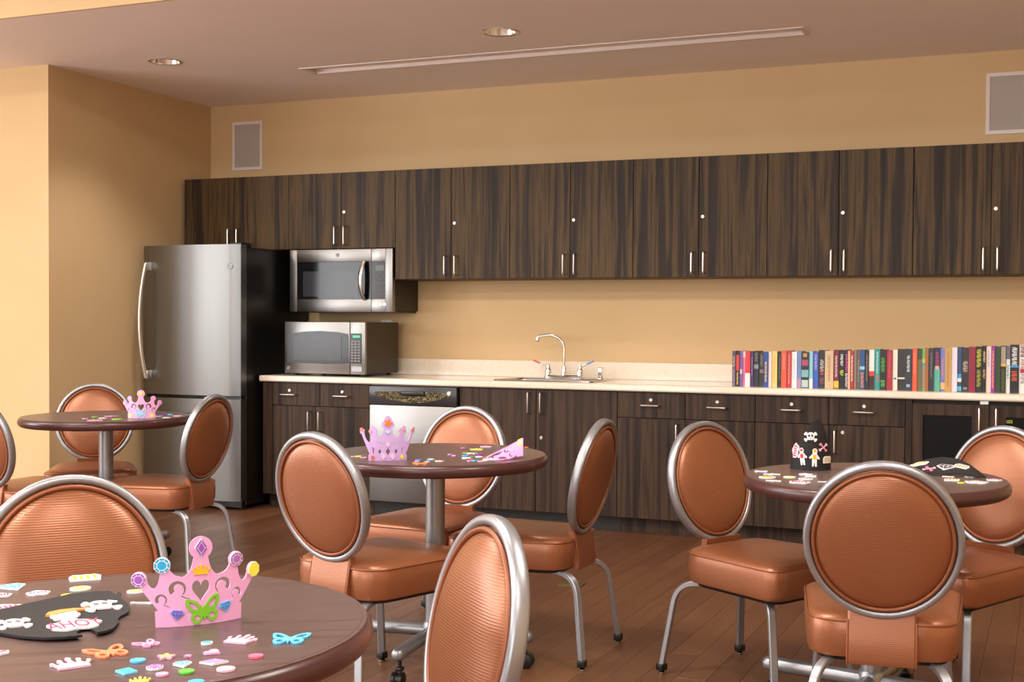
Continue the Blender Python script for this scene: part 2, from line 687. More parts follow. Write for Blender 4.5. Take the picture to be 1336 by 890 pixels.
# in-wall speakers with grille
M_GR = pmat('speaker_grille', '#b3aba2', 0.6)
_t = NT(M_GR)
_v = coords(_t, (1, 1, 1), False)
_vo = _t.n('ShaderNodeTexVoronoi', i_Scale=260.0)
_t.l(_v, _vo.inputs['Vector'])
bump(_t, _vo.outputs['Distance'], 0.3, 0.001)
for x0, x1, lab in ((-5.349, -5.10, 'in-wall speaker with white frame above the refrigerator cabinet'), (-0.368, -0.118, 'in-wall speaker with white frame above the cabinet over the books')):
    t = thing('wall_speaker', lab, 'speaker', ((x0 + x1) / 2, Y_BACK, 2.24), 0, 'in-wall speakers')
    w, h = (x1 - x0) / 2, .335
    b = bm_new()
    for p in ((-w, -w + .02, 0, h), (w - .02, w, 0, h), (-w + .02, w - .02, 0, .02), (-w + .02, w - .02, h - .02, h)):
        box(b, p[0], p[1], -.009, 0, p[2], p[3])
    obj('frame', b, M_TRIM, t)
    obj('grille', box(bm_new(), -w + .019, w - .019, -.006, 0, .019, h - .019), M_GR, t)

# wall socket behind the counter microwave
t = thing('wall_socket', 'white wall socket plate just above the counter microwave', 'socket', (-4.12, Y_BACK, 1.09))
obj('plate', box(bm_new(), -.04, .04, -.006, 0, 0, .115, .002), M_WHITE, t)
for dz in (.028, .07):
    obj('outlet_face', box(bm_new(), -.017, .017, -.009, -.005, dz - .014, dz + .014, .003), M_WHITE, t)

# ------------------------------------------------------------------ cabinets
Y_UP, Y_BASE = 6.879, 6.622
GAP = 0.0016


def bar_handle(vertical=True, L=0.12):
    key = 'handle_%s' % vertical
    if key not in MATS:
        b = bm_new()
        if vertical:
            pts = fillet([(0, 0, -L / 2), (0, -.03, -L / 2), (0, -.03, L / 2), (0, 0, L / 2)], .008, 4)
        else:
            pts = fillet([(-L / 2, 0, 0), (-L / 2, -.03, 0), (L / 2, -.03, 0), (L / 2, 0, 0)], .008, 4)
        tube(b, pts, .0052, 8)
        MATS[key] = mesh_of('handle', b, M_SATIN, 40)
    return MATS[key]


def lock_mesh():
    if 'lock_mesh' not in MATS:
        b = lathe(bm_new(), [(0, -.004), (.0055, -.004), (.0058, -.0028), (.0085, -.0028), (.0105, -.001), (.0105, 0), (0, 0)], 20, axis='y')
        MATS['lock_mesh'] = mesh_of('lock', b, M_SATIN, 30)
    return MATS['lock_mesh']


def front(kind, t, x0, x1, z0, z1, mat, handle=None, lock=None, hvert=True):
    """a door or drawer front; coordinates relative to the unit's root, front face at y=0"""
    cx, cz = (x0 + x1) / 2, (z0 + z1) / 2
    w, h = (x1 - x0) / 2 - GAP, (z1 - z0) / 2 - GAP
    d = obj(kind, box(bm_new(), -w, w, 0, .019, -h, h, .0012), mat, t, loc=(cx, 0, cz))
    if handle:
        put('handle', bar_handle(hvert, .12 if hvert else .105), d, (handle[0] - cx, 0, handle[1] - cz))
    if lock:
        put('lock', lock_mesh(), d, (lock[0] - cx, 0, lock[1] - cz))
    return d


def upper(x0, x1, zb, label, lock=True, mid=None):
    zt = 2.149
    t = thing('wall_cabinet', label, 'cabinet', (x0, Y_UP, zb), 0, 'wall cabinets over the counter')
    w, h = x1 - x0, zt - zb
    mid = w / 2 if mid is None else mid - x0
    obj('carcass', box(bm_new(), .001, w - .001, .021, Y_BACK - Y_UP - .001, 0, h), M_LAM, t)
    hz = .083
    front('door', t, 0, mid, 0, h, M_LAM, (mid - .035, hz))
    front('door', t, mid, w, 0, h, M_LAM, (mid + .035, hz), (mid + .022, (.345 if zb < 1.5 else .235)) if lock else None)
    return t


X = [-5.505, -5.095, -4.667, -4.272, -3.876, -3.481, -3.085, -2.69, -2.295, -1.899, -1.504, -1.108, -.713, -.318, .078, .473, .869]
ZT, ZS = 1.459, 1.660
upper(X[0], X[2], ZS, 'short two-door dark wood wall cabinet above the refrigerator', False, X[1])
upper(X[2], X[4], ZS, 'short two-door dark wood wall cabinet above the two microwaves')
for i, lab in ((4, 'full-height dark wood wall cabinet next to the built-in microwave'), (6, 'full-height dark wood wall cabinet above the sink'),
               (8, 'full-height dark wood wall cabinet between the sink and the books, nearer the sink'),
               (10, 'full-height dark wood wall cabinet above the start of the book row'),
               (12, 'full-height dark wood wall cabinet above the end of the book row, under the speaker'), (14, 'full-height dark wood wall cabinet at the far end of the row')):
    upper(X[i], X[i + 2], ZT, lab)
# filler strip against the side wall
ZK = 0.09
Z_CT, CT = 0.847, 0.038


def base_root(name, label, x0):
    return thing(name, label, 'cabinet', (x0, Y_BASE, 0), 0, 'base cabinets under the counter')


def carcass(t, w, kickmat=None, hollow=False):
    yb, zt = Y_BACK - Y_BASE - .002, Z_CT - CT - .0005
    b = bm_new()
    if hollow:      # open box of side, bottom, back and front-rail panels, so that the basin hangs free inside
        for p in ((.001, .019, .021, yb, ZK, zt), (w - .019, w - .001, .021, yb, ZK, zt), (.019, w - .019, .021, yb, ZK, ZK + .018), (.019, w - .019, yb - .012, yb, ZK + .018, zt), (.019, w - .019, .021, .05, zt - .08, zt)):
            box(b, *p)
    else:
        box(b, .001, w - .001, .021, yb, ZK, zt)
    obj('carcass', b, M_DARK, t)
    obj('toe_kick', box(bm_new(), .001, w - .001, .075, .09, 0, ZK), kickmat or M_LAMX, t)


ZD = 0.659
t = base_root('base_cabinet', 'dark wood base cabinet under the counter microwave with two drawers and two doors', -4.686)
carcass(t, .783)
front('filler', t, 0, .075, ZK, .806, M_LAMX)
for a, c, hc in ((.075, .425, .2), (.425, .783, .586)):
    front('drawer', t, a, c, ZD, .806, M_LAMX, (hc, .728), (hc, .755), False)
front('door', t, .075, .39, ZK, ZD, M_LAMX, (.353, .565))
front('door', t, .39, .783, ZK, ZD, M_LAMX, (.43, .565))

t = base_root('base_cabinet', 'dark wood base cabinet under the sink with two full-height doors', -3.290)
carcass(t, .995, M_KICK, True)
front('door', t, 0, .495, ZK, .806, M_LAMX, (.453, .724))
front('door', t, .495, .995, ZK, .806, M_LAMX, (.531, .724), (.528, .522))

for x0, lab in ((-2.295, 'dark wood base cabinet with two drawers between the sink and the books'), (-1.504, 'dark wood base cabinet with two drawers under the book row')):
    t = base_root('base_cabinet', lab, x0)
    w = .791
    carcass(t, w)
    for k in (0, 1):
        a, c = k * .397, .397 + k * .394
        hc = (.198, .58)[k]
        front('drawer', t, a, c, ZD, .806, M_LAMX, (hc, .731), (hc, .762), False)
    front('door', t, 0, .397, ZK, ZD, M_LAMX, (.355, .57))
    front('door', t, .397, w, ZK, ZD, M_LAMX, (.432, .57), (.47, .62))

# media cabinet with perforated black inserts
M_GRILLE = pmat('black_perforated_grille', '#09090a', 0.6, spec=0.2)
_t = NT(M_GRILLE)
_v = coords(_t, (1, 1, 1), False)
_vo = _t.n('ShaderNodeTexVoronoi', i_Scale=90.0)
_t.l(_v, _vo.inputs['Vector'])
bump(_t, _vo.outputs['Distance'], 0.25, 0.001)
t = base_root('media_cabinet', 'dark wood cabinet with black perforated door inserts under the end of the books', -.711)
w = .82
carcass(t, w)
obj('jamb', box(bm_new(), 0, .03, 0, .019, ZK, .806), M_LAMX, t)
for k, (a, c, g0, g1, hx_) in enumerate(((.03, .408, .085, .326, .363), (.408, .82, .488, .74, .444))):
    # door as a frame around the insert
    cx = (a + c) / 2
    b = bm_new()
    for p in ((a + GAP, g0, ZK + GAP, .785), (g1, c - GAP, ZK + GAP, .785), (g0, g1, ZK + GAP, .2), (g0, g1, .727, .785)):
        box(b, p[0] - cx, p[1] - cx, 0, .019, p[2], p[3])
    d = obj('door', b, M_LAMX, t, loc=(cx, 0.006, 0))
    obj('grille', box(bm_new(), g0 - cx - .004, g1 - cx + .004, .008, .012, .195, .732), M_GRILLE, d)
    put('handle', bar_handle(True), d, (hx_ - cx, 0, .712))
    if k == 1:
        lb = obj('label_plate', box(bm_new(), .49 - cx, .522 - cx, .0065, .0085, .696, .714), pmat('label_black', '#141405', 0.5), d)
obj('catch_plate', box(bm_new(), .365, .405, .004, .02, .79, .806), M_SATIN, t)
raw('label_text', text='GDE')
b = bm_new()
slab(b, 'label_text', .0155, scy=.022)
bmesh.ops.transform(b, matrix=Matrix.Translation((.506 - .614, .0065, .705)) @ Matrix.Rotation(radians(90), 4, 'X') @ Matrix.Diagonal((1, 1, .0006, 1)), verts=b.verts)
obj('lettering', b, pmat('label_yellow', '#d8d832', 0.5, emit='#d8d832', emit_s=0.0), lb, loc=(0, 0, 0))

# worktop with rounded front edge and backsplash
XC0, XC1 = -4.692, 1.20
YF = 6.592
t = thing('worktop', 'long cream laminate worktop with low backsplash', 'countertop', ((XC0 + XC1) / 2, YF, Z_CT - CT))
L2 = (XC1 - XC0) / 2
SNK = (-3.115, -2.475, 6.70, 7.13)          # sink cut-out
sx0, sx1 = SNK[0] + .02 - (XC0 + XC1) / 2, SNK[1] - .02 - (XC0 + XC1) / 2
sy0, sy1 = SNK[2] + .02 - YF, SNK[3] - .02 - YF
D = Y_BACK - YF
b = bm_new()
prof = [(.012 - .012 * cos(a), CT - .012 + .012 * sin(a)) for a in [i * pi / 2 / 5 for i in range(6)]]
prof = [(0.006, 0), (0, .006)] + prof + [(sy0, CT), (sy0, 0)]
rings = [[b.verts.new((xx, y, z)) for y, z in prof] for xx in (-L2, L2)]
for j in range(len(prof)):
    k = (j + 1) % len(prof)
    b.faces.new((rings[0][j], rings[0][k], rings[1][k], rings[1][j]))
b.faces.new(rings[0])
b.faces.new(rings[1][::-1])
box(b, -L2, sx0, sy0, D - .001, 0, CT)
box(b, sx1, L2, sy0, D - .001, 0, CT)
box(b, sx0, sx1, sy1, D - .001, 0, CT)
obj('slab', b, M_CTR, t, 35)
obj('backsplash', box(bm_new(), -L2, L2, D - .019, D - .001, CT, CT + .105, .003, 2), M_CTR, t)

# ------------------------------------------------------------------ sink and tap
t = thing('sink', 'stainless steel drop-in sink set into the cream worktop', 'sink', ((SNK[0] + SNK[1]) / 2, SNK[2], Z_CT))
w, d = (SNK[1] - SNK[0]) / 2, SNK[3] - SNK[2]


def rrect(x0, x1, y0, y1, r, n=5):
    out = []
    for cx, cy, a0 in ((x1 - r, y1 - r, 0), (x0 + r, y1 - r, 90), (x0 + r, y0 + r, 180), (x1 - r, y0 + r, 270)):
        for i in range(n + 1):
            a = radians(a0 + 90 * i / n)
            out.append((cx + r * cos(a), cy + r * sin(a)))
    return out


def loft(bm, loops, cap0=False, cap1=False):
    rs = [[bm.verts.new(p) for p in lp] for lp in loops]
    n = len(rs[0])
    for A, B in zip(rs, rs[1:]):
        for i in range(n):
            bm.faces.new((A[i], A[(i + 1) % n], B[(i + 1) % n], B[i]))
    if cap0:
        bm.faces.new(rs[0][::-1])
    if cap1:
        bm.faces.new(rs[-1])
    return bm


def at_z(lp, z):
    return [(x, y, z) for x, y in lp]


b = bm_new()
loft(b, [at_z(rrect(-w, w, 0, d, .03), 0), at_z(rrect(-w + .004, w - .004, .004, d - .004, .03), .006), at_z(rrect(-w + .03, w - .03, .03, d - .11, .05), .004),
         at_z(rrect(-w + .036, w - .036, .036, d - .116, .05), -.004), at_z(rrect(-w + .045, w - .045, .045, d - .125, .05), -.15), at_z(rrect(-w + .09, w - .09, .09, d - .17, .05), -.165)], cap1=True)
obj('basin', b, steel_mat('sink_steel', '#c2c2c0', 0.26, 'x'), t, 35)
obj('drain', lathe(bm_new(), [(0, .003), (.03, .003), (.04, 0), (.04, -.004), (0, -.004)], 24, (0, d / 2 - .04, -.162)), M_CHROME, t, 40)

FX, FY = -2.80, 7.075
t = thing('tap', 'chrome gooseneck kitchen tap with two wing lever handles', 'tap', (FX, FY, Z_CT + .005))
b = bm_new()
loft(b, [at_z(rrect(-.13, .13, -.027, .027, .024), 0), at_z(rrect(-.13, .13, -.027, .027, .024), .012), at_z(rrect(-.124, .124, -.021, .021, .02), .018)], True, True)
obj('deck_plate', b, M_CHROME, t, 40)
b = bm_new()
lathe(b, [(.02, .016), (.019, .04), (.013, .062), (.011, .07), (0, .07)], 20)
obj('spout_base', b, M_CHROME, t, 40)
b = bm_new()
path = [(0, 0, .06), (0, 0, .18)]
for i in range(1, 13):
    a = radians(i * 9.2)
    path.append((-.105 * (1 - cos(a)) * .95, -.02 * (1 - cos(a)), .18 + .085 * sin(a)))
end = Vector(path[-1])
path.append((end.x - .02, end.y - .004, end.z - .002))
path.append((end.x - .028, end.y - .006, end.z - .016))
tube(b, path, .0085, 12)
sp = obj('spout', b, M_CHROME, t, 60)
obj('aerator', lathe(bm_new(), [(0, -.022), (.0105, -.022), (.0115, -.016), (.0115, .006), (.009, .012), (0, .012)], 16, (end.x - .03, end.y - .006, end.z - .016)), M_CHROME, sp, 40)
for s, nm_, colr in ((-1, 'hot', '#d9737a'), (1, 'cold', '#8fb4dd')):
    b = bm_new()
    lathe(b, [(.022, .016), (.022, .04), (.017, .056), (.012, .07), (.012, .08), (0, .084)], 20, (s * .105, 0, 0))
    h = obj('lever_valve', b, M_CHROME, t, 40)
    b = bm_new()
    tube(b, [(s * .105, 0, .068), (s * .13, -.008, .078), (s * .165, -.015, .094)], .005, 8)
    obj('lever', b, M_CHROME, h, 60)
    b = bm_new()
    tube(b, [(s * .155, -.014, .090), (s * .17, -.016, .097), (s * .198, -.02, .108)], .009, 10, ry=.006)
    obj('%s_grip' % nm_, b, pmat('grip_' + nm_, colr, 0.3), h, 60)
t = thing('side_sprayer', 'short chrome hand sprayer standing on the sink rim', 'sprayer', (-2.556, 7.06, Z_CT + .005))
obj('holder', lathe(bm_new(), [(0, 0), (.021, 0), (.021, .005), (.016, .012), (.014, .02), (0, .02)], 20), M_CHROME, t, 40)
obj('spray_head', box(bm_new(), -.013, .013, -.012, .012, .018, .072, .005, 3), M_CHROME, t, 40)

# ------------------------------------------------------------------ appliances
raw('ge', text='GE')


def badge(t, x, y, z, r=.014):
    o = obj('badge', lathe(bm_new(), [(0, -.0025), (r * .78, -.0025), (r * .84, -.004), (r, -.003), (r, 0), (0, 0)], 24, axis='y'), pmat('badge_steel', '#8b8e93', 0.4, 0.6), t, 30, (x, y, z))
    b = slab(bm_new(), 'ge', r * .95)
    bmesh.ops.transform(b, matrix=Matrix.Translation((0, -.0027, 0)) @ Matrix.Rotation(radians(90), 4, 'X') @ Matrix.Diagonal((1, 1, .0006, 1)), verts=b.verts)
    obj('monogram', b, pmat('badge_dark', '#2f3134', 0.4), o)
    return o


# refrigerator, bottom freezer, bowed steel front
fx0, fx1, fyf, fyb = -5.463, -4.712, 6.415, 7.17
fw = (fx1 - fx0)
t = thing('refrigerator', 'tall stainless steel refrigerator with bottom freezer drawer and black sides', 'refrigerator', ((fx0 + fx1) / 2, fyb, 0))
Yo_ = fyf - fyb
obj('body', box(bm_new(), -fw / 2 + .004, fw / 2 - .004, Yo_ + .075, 0, .03, 1.655, .006, 2), M_FRSIDE, t)


def bowed(z0, z1, name):
    b = bm_new()
    n = 20
    fr = []
    for i in range(n + 1):
        s = -1 + 2 * i / n
        fr.append((s * (fw / 2), Yo_ - .032 * (1 - s * s) - .004))
    e = .012
    # rounded outer edges
    outl = [(-fw / 2, Yo_ + .07)] + [(-fw / 2, Yo_ + e)] + fr[1:-1] + [(fw / 2, Yo_ + e), (fw / 2, Yo_ + .07)]
    loft(b, [at_z(outl, z0), at_z(outl, z1)], True, True)
    return obj(name, b, M_STEEL, t, 25)


dr = bowed(.722, 1.668, 'fridge_door')
fz = bowed(.062, .700, 'freezer_drawer')
obj('door_gasket', box(bm_new(), -fw / 2 + .01, fw / 2 - .01, Yo_ + .03, Yo_ + .08, .06, 1.66), M_BLACKP, t)
obj('kick_grille', box(bm_new(), -fw / 2 + .02, fw / 2 - .02, Yo_ + .05, Yo_ + .12, .012, .06, .004), M_BLACKP, t)
for s in (-1, 1):
    obj('foot', lathe(bm_new(), [(0, 0), (.022, 0), (.022, .02), (.012, .03), (0, .03)], 16, (s * (fw / 2 - .06), Yo_ + .12, 0)), M_BLACKP, t, 40)
    obj('rear_foot', lathe(bm_new(), [(0, 0), (.022, 0), (.022, .02), (.012, .03), (0, .03)], 16, (s * (fw / 2 - .06), -.1, 0)), M_BLACKP, t, 40)
obj('hinge_cover', box(bm_new(), fw / 2 - .10, fw / 2 - .01, Yo_ + .03, Yo_ + .14, 1.655, 1.682, .006, 2), M_BLACKP, t)
# bowed vertical handle
hx0 = -fw / 2 + .072
b = bm_new()
pts = []
for i in range(15):
    s = -1 + 2 * i / 14
    pts.append((hx0 - .024 * (1 - s * s), Yo_ - .056 - .034 * (1 - s * s), 1.19 + s * .366))
sweep(b, pts, circ(.0165, 12, .014), caps=True)
h = obj('door_handle', b, M_SATIN, dr, 50)
for z in (.845, 1.535):
    obj('handle_mount', box(bm_new(), hx0 - .013, hx0 + .013, Yo_ - .055, Yo_ - .006, z - .028, z + .028, .005, 2), M_SATIN, h, 40)
b = bm_new()
pts = []
for i in range(13):
    s = -1 + 2 * i / 12
    pts.append((s * .30, Yo_ - .062 - .022 * (1 - s * s), .60))
sweep(b, pts, circ(.013, 12, .011), caps=True)
h = obj('freezer_handle', b, M_STEELX, fz, 50)
for s in (-1, 1):
    obj('handle_mount', box(bm_new(), s * .285 - .025, s * .285 + .025, Yo_ - .066, Yo_ - .006, .587, .613, .005, 2), M_SATIN, h, 40)
badge(dr, fw / 2 - .06, Yo_ - .0135, 1.532, .019)

# built-in microwave under the short cabinet
M_KEY = pmat('keypad_print', '#8d8c90', 0.5)
M_DISP = pmat('display_off', '#2a2616', 0.2)
x0, x1, z0, z1 = -4.648, -3.884, 1.250, 1.655
t = thing('built_in_microwave', 'stainless steel built-in microwave hung under the short wall cabinet', 'microwave', ((x0 + x1) / 2, 6.862, z0))
w, h = (x1 - x0) / 2, z1 - z0
obj('case', box(bm_new(), -w, w, .035, Y_BACK - 6.862 - .003, .012, h, .003), pmat('microwave_case', '#241f1b', 0.4), t)
obj('underside_vent', box(bm_new(), -w + .01, w - .01, .04, .33, 0, .014), M_BLACKP, t)
xd = w - .155
b = bm_new()
wx0, wx1, wz0, wz1 = -w + .055, w - .052, .085, .325
for p in ((-w, wx0, 0.004, h), (wx0, xd, 0.004, wz0), (wx0, xd, wz1, h)):
    box(b, p[0], p[1], 0, .036, p[2], p[3], .0025, 2)
d = obj('door', b, M_STEELX, t, 40)
obj('glass', box(bm_new(), wx0 - .002, xd - .001, .004, .03, wz0 - .002, wz1 + .002), M_BLACKG, d)
obj('window', box(bm_new(), wx0 + .045, xd - .095, .0025, .006, wz0 + .018, wz1 - .06), M_SMOKE, d)
b = bm_new()
pts = [(xd - .045 - .012 * (1 - s * s), -.012 - .03 * (1 - s * s), (wz0 + wz1) / 2 + s * (wz1 - wz0) / 2) for s in [-1 + i / 6 for i in range(13)]]
sweep(b, pts, circ(.016, 10, .009))
obj('handle', b, M_SATIN, d, 50)
b = bm_new()
for p in ((xd + .002, wx1, 0.004, wz0), (xd + .002, wx1, wz1, h), (wx1, w, 0.004, h)):
    box(b, p[0], p[1], 0, .036, p[2], p[3], .002, 2)
c = obj('control_panel', b, M_STEELX, t, 40)
obj('panel_glass', box(bm_new(), xd + .002, wx1 + .001, .003, .03, wz0 - .002, wz1 + .002), M_BLACKG, c)
obj('display', box(bm_new(), xd + .03, wx1 - .008, .0015, .004, wz1 - .06, wz1 - .025), M_DISP, c)
b = bm_new()
for r_ in range(5):
    for q in range(4):
        xx = xd + .038 + q * .019
        zz = wz0 + .03 + r_ * .024
        box(b, xx - .006, xx + .006, .0018, .0035, zz - .005, zz + .005)
o = obj('keypad', b, pmat('keypad_dim', '#4c4a4d', 0.4), c)
o['kind'] = 'stuff'
badge(d, -.02, -.0005, wz1 + .043, .012)
for k in range(3):
    obj('button', box(bm_new(), xd + .03 + k * .03, xd + .05 + k * .03, -.002, .002, .045, .06, .001), M_SATIN, c)

# counter microwave
x0, x1, z0, z1 = -4.563, -3.972, Z_CT, 1.188
t = thing('counter_microwave', 'countertop microwave with steel face and brown side standing on the worktop', 'microwave', ((x0 + x1) / 2, 6.68, z0 + .0005))
w, h = (x1 - x0) / 2, z1 - z0
obj('case', box(bm_new(), -w, w, .022, .42, .014, h, .004, 2), pmat('microwave_brown_case', '#33281f', 0.42), t)
for sx in (-1, 1):
    for yy in (.06, .38):
        obj('foot', lathe(bm_new(), [(0, 0), (.014, 0), (.016, .016), (0, .016)], 14, (sx * (w - .05), yy, 0)), M_BLACKP, t, 40)
xd = w - .11
d = obj('door', box(bm_new(), -w, xd - .001, 0, .024, .014, h, .005, 2), M_STEELX, t, 40)
raw('mwglass', [[(-.275, -.098), (.0, -.104), (.178, -.098), (.178, .085), (.1, .098), (-.03, .104), (-.15, .099), (-.262, .083), (-.275, .072)]])
b = slab(bm_new(), 'mwglass')
bmesh.ops.transform(b, matrix=Matrix.Translation((0, .002, .18)) @ Matrix.Rotation(radians(90), 4, 'X') @ Matrix.Diagonal((1, 1, .0035, 1)), verts=b.verts)
g = obj('glass', b, M_BLACKG, d)
obj('window', box(bm_new(), -.225, .125, -.003, -.001, .1, .252, .0), M_SMOKE, d)
c = obj('control_panel', box(bm_new(), xd + .001, w, 0, .024, .014, h, .005, 2), M_STEELX, t, 40)
obj('panel_glass', box(bm_new(), xd + .002, w - .024, -.0018, .002, .082, .27, .001), M_BLACKG, c)
obj('display', box(bm_new(), xd + .022, w - .036, -.003, -.001, .244, .258), pmat('display_green', '#0c2a1c', 0.3, emit='#46e0a0', emit_s=0.9), c)
b = bm_new()
for r_ in range(8):
    for q in range(3):
        xx = xd + .018 + q * .024
        zz = .098 + r_ * .0175
        box(b, xx - .008, xx + .008, -.0028, -.001, zz - .0045, zz + .0045)
o = obj('keypad', b, M_KEY, c)
o['kind'] = 'stuff'
obj('open_button', box(bm_new(), xd + .012, w - .02, -.003, .002, .03, .066, .002), M_STEELX, c)
badge(d, -w + .03, -.0005, .046, .014)

# dishwasher
x0, x1 = -3.896, -3.294
t = thing('dishwasher', 'built-in dishwasher with steel door and black control strip under the worktop', 'dishwasher', ((x0 + x1) / 2, 6.60, 0))
w = (x1 - x0) / 2
obj('tub', box(bm_new(), -w + .002, w - .002, .03, .58, .09, .806), M_BLACKP, t)
obj('door', box(bm_new(), -w + .004, w - .004, 0, .03, .095, .684, .003, 2), M_STEELX, t, 40)
cp = obj('control_strip', box(bm_new(), -w + .002, w - .002, -.006, .03, .688, .800, .004, 2), pmat('dishwasher_strip', '#2c2b2e', 0.25), t, 40)
pk = []
for i in range(21):
    s = -1 + i / 10
    pk.append((s * .255, -.044 * (1 - s * s) + .012))
top = [(s * .255, .030 + .006 * (1 - s * s)) for s in [1 - i / 10 for i in range(21)]]
raw('dwpocket', [pk + top])
b = slab(bm_new(), 'dwpocket')
bmesh.ops.transform(b, matrix=Matrix.Translation((0, -.0056, .735)) @ Matrix.Rotation(radians(90), 4, 'X') @ Matrix.Diagonal((1, 1, .0012, 1)), verts=b.verts)
M_POCK = pmat('dishwasher_pocket_gloss', '#5c543f', 0.16, 1.0)
_t = NT(M_POCK)
_v = coords(_t, (1, 1, 1), False)
_nz = _t.n('ShaderNodeTexNoise', i_Scale=45.0, i_Detail=3.0, i_Distortion=1.0)
_t.l(_v, _nz.inputs['Vector'])
bump(_t, _nz.outputs['Fac'], 1.0, 0.012)
obj('handle_pocket', b, M_POCK, cp)
b = bm_new()
box(b, -.075, .085, -.014, -.004, .744, .775, .006, 2)
obj('pull_lip', b, M_BLACKP, cp, 40)
obj('badge', lathe(bm_new(), [(0, -.004), (.012, -.004), (.015, -.001), (.015, .003), (0, .003)], 20, (.248, -.006, .765), 'y'), M_SATIN, cp, 30)
obj('toe_panel', box(bm_new(), -w + .004, w - .004, .07, .085, 0, .09), M_KICK, t)

# ------------------------------------------------------------------ round tables
Z_TOP, R_TOP = 0.728, 0.393


def make_table(label):
    t = thing('round_table', label, 'table', (0, 0, 0), 0, 'round pedestal tables')
    obj('tabletop', lathe(bm_new(), [(0, Z_TOP - .03), (R_TOP - .014, Z_TOP - .03), (R_TOP - .010, Z_TOP - .004), (R_TOP - .010, Z_TOP), (0, Z_TOP)], 96), M_TOP, t, 30)
    e = [(R_TOP - .016, Z_TOP - .042)]
    for i in range(11):
        a = radians(-90 + 18 * i)
        e.append((R_TOP - .017 + .017 * cos(a), Z_TOP - .0205 + .0205 * sin(a)))
    e += [(R_TOP - .0175, Z_TOP + .0003), (R_TOP - .0175, Z_TOP - .042)]
    obj('edge_band', lathe(bm_new(), e, 96, cap=False), M_EDGE, t, 50)
    obj('top_plate', lathe(bm_new(), [(0, Z_TOP - .042), (.13, Z_TOP - .042), (.13, Z_TOP - .03), (0, Z_TOP - .03)], 32), M_SILVER, t, 30)
    obj('pole', lathe(bm_new(), [(.0335, .085), (.0335, Z_TOP - .04)], 32), M_SILVER, t, 50)
    obj('hub', lathe(bm_new(), [(0, .07), (.036, .07), (.04, .076), (.04, .135), (.036, .14), (0, .14)], 32), M_SILVER, t, 40)
    for k in range(4):
        a = k * pi / 2
        b = bm_new()
        tube(b, [(.03, 0, .108), (.335, 0, .108)], .0225, 16)
        for q in range(1, 6):
            pass
        lathe(b, [(.0225, .335), (.0215, .343), (.017, .351), (.009, .356), (0, .3575)], 16, (0, 0, .108), 'x')
        arm = obj('arm', b, M_SILVER, t, 40, rot=(0, 0, a))
        c = bm_new()
        tube(c, [(.322, 0, .086), (.322, 0, .060)], .007, 8)
        box(c, .308, .336, -.012, .012, .05, .064, .004, 2)
        for s in (-1, 1):
            lathe(c, [(0, -.009), (.018, -.009), (.0245, -.006), (.0255, 0), (.0245, .006), (.018, .009), (0, .009)], 20, (.336, s * .0125, .0255), 'y')
        lathe(c, [(0, -.004), (.02, -.004), (.02, .004), (0, .004)], 16, (.336, 0, .0275), 'y')
        obj('caster', c, M_BLACKP, arm, 40)
    return t


TABLES = {'F': (-1.315, 1.47, 0.6, 'round dark wood table with pirate hat and large jewelled pink crown'),
          'M': (-2.005, 3.85, 0.12, 'round dark wood table with the lilac crown, in front of the dishwasher'),
          'R': (-.500, 3.82, -0.2, 'round dark wood table with two black pirate hats'),
          'L': (-4.235, 4.715, -0.25, 'round dark wood table with small pink crown, before the refrigerator')}
tb0 = make_table(TABLES['F'][3])
for i, (k, (x, y, rz, lab)) in enumerate(TABLES.items()):
    tb = tb0 if i == 0 else copy_tree(tb0)
    tb['label'] = lab
    tb.location = (x, y, 0)
    tb.rotation_euler = (0, 0, rz)

# ------------------------------------------------------------------ chairs
def seat_loop(inset, z, k=1.0):
    out = []
    pts = [(-.185, -.195), (.185, -.195), (.222, .245), (-.222, .245)]
    r = [.085, .085, .06, .06]
    P = [Vector(p) for p in pts]
    for i in range(4):
        a, b_, c = P[i - 1], P[i], P[(i + 1) % 4]
        d1, d2 = (a - b_).normalized(), (c - b_).normalized()
        p0, p1 = b_ + d1 * r[i], b_ + d2 * r[i]
        for q in range(7):
            s = q / 6
            out.append(p0 * (1 - s) ** 2 + b_ * (2 * s * (1 - s)) + p1 * s ** 2)
    c = Vector((0, .03))
    res = []
    for p in out:
        d = p - c
        res.append((c.x + d.x * (1 - inset / .2), c.y + d.y * (1 - inset / .2), z))
    return res


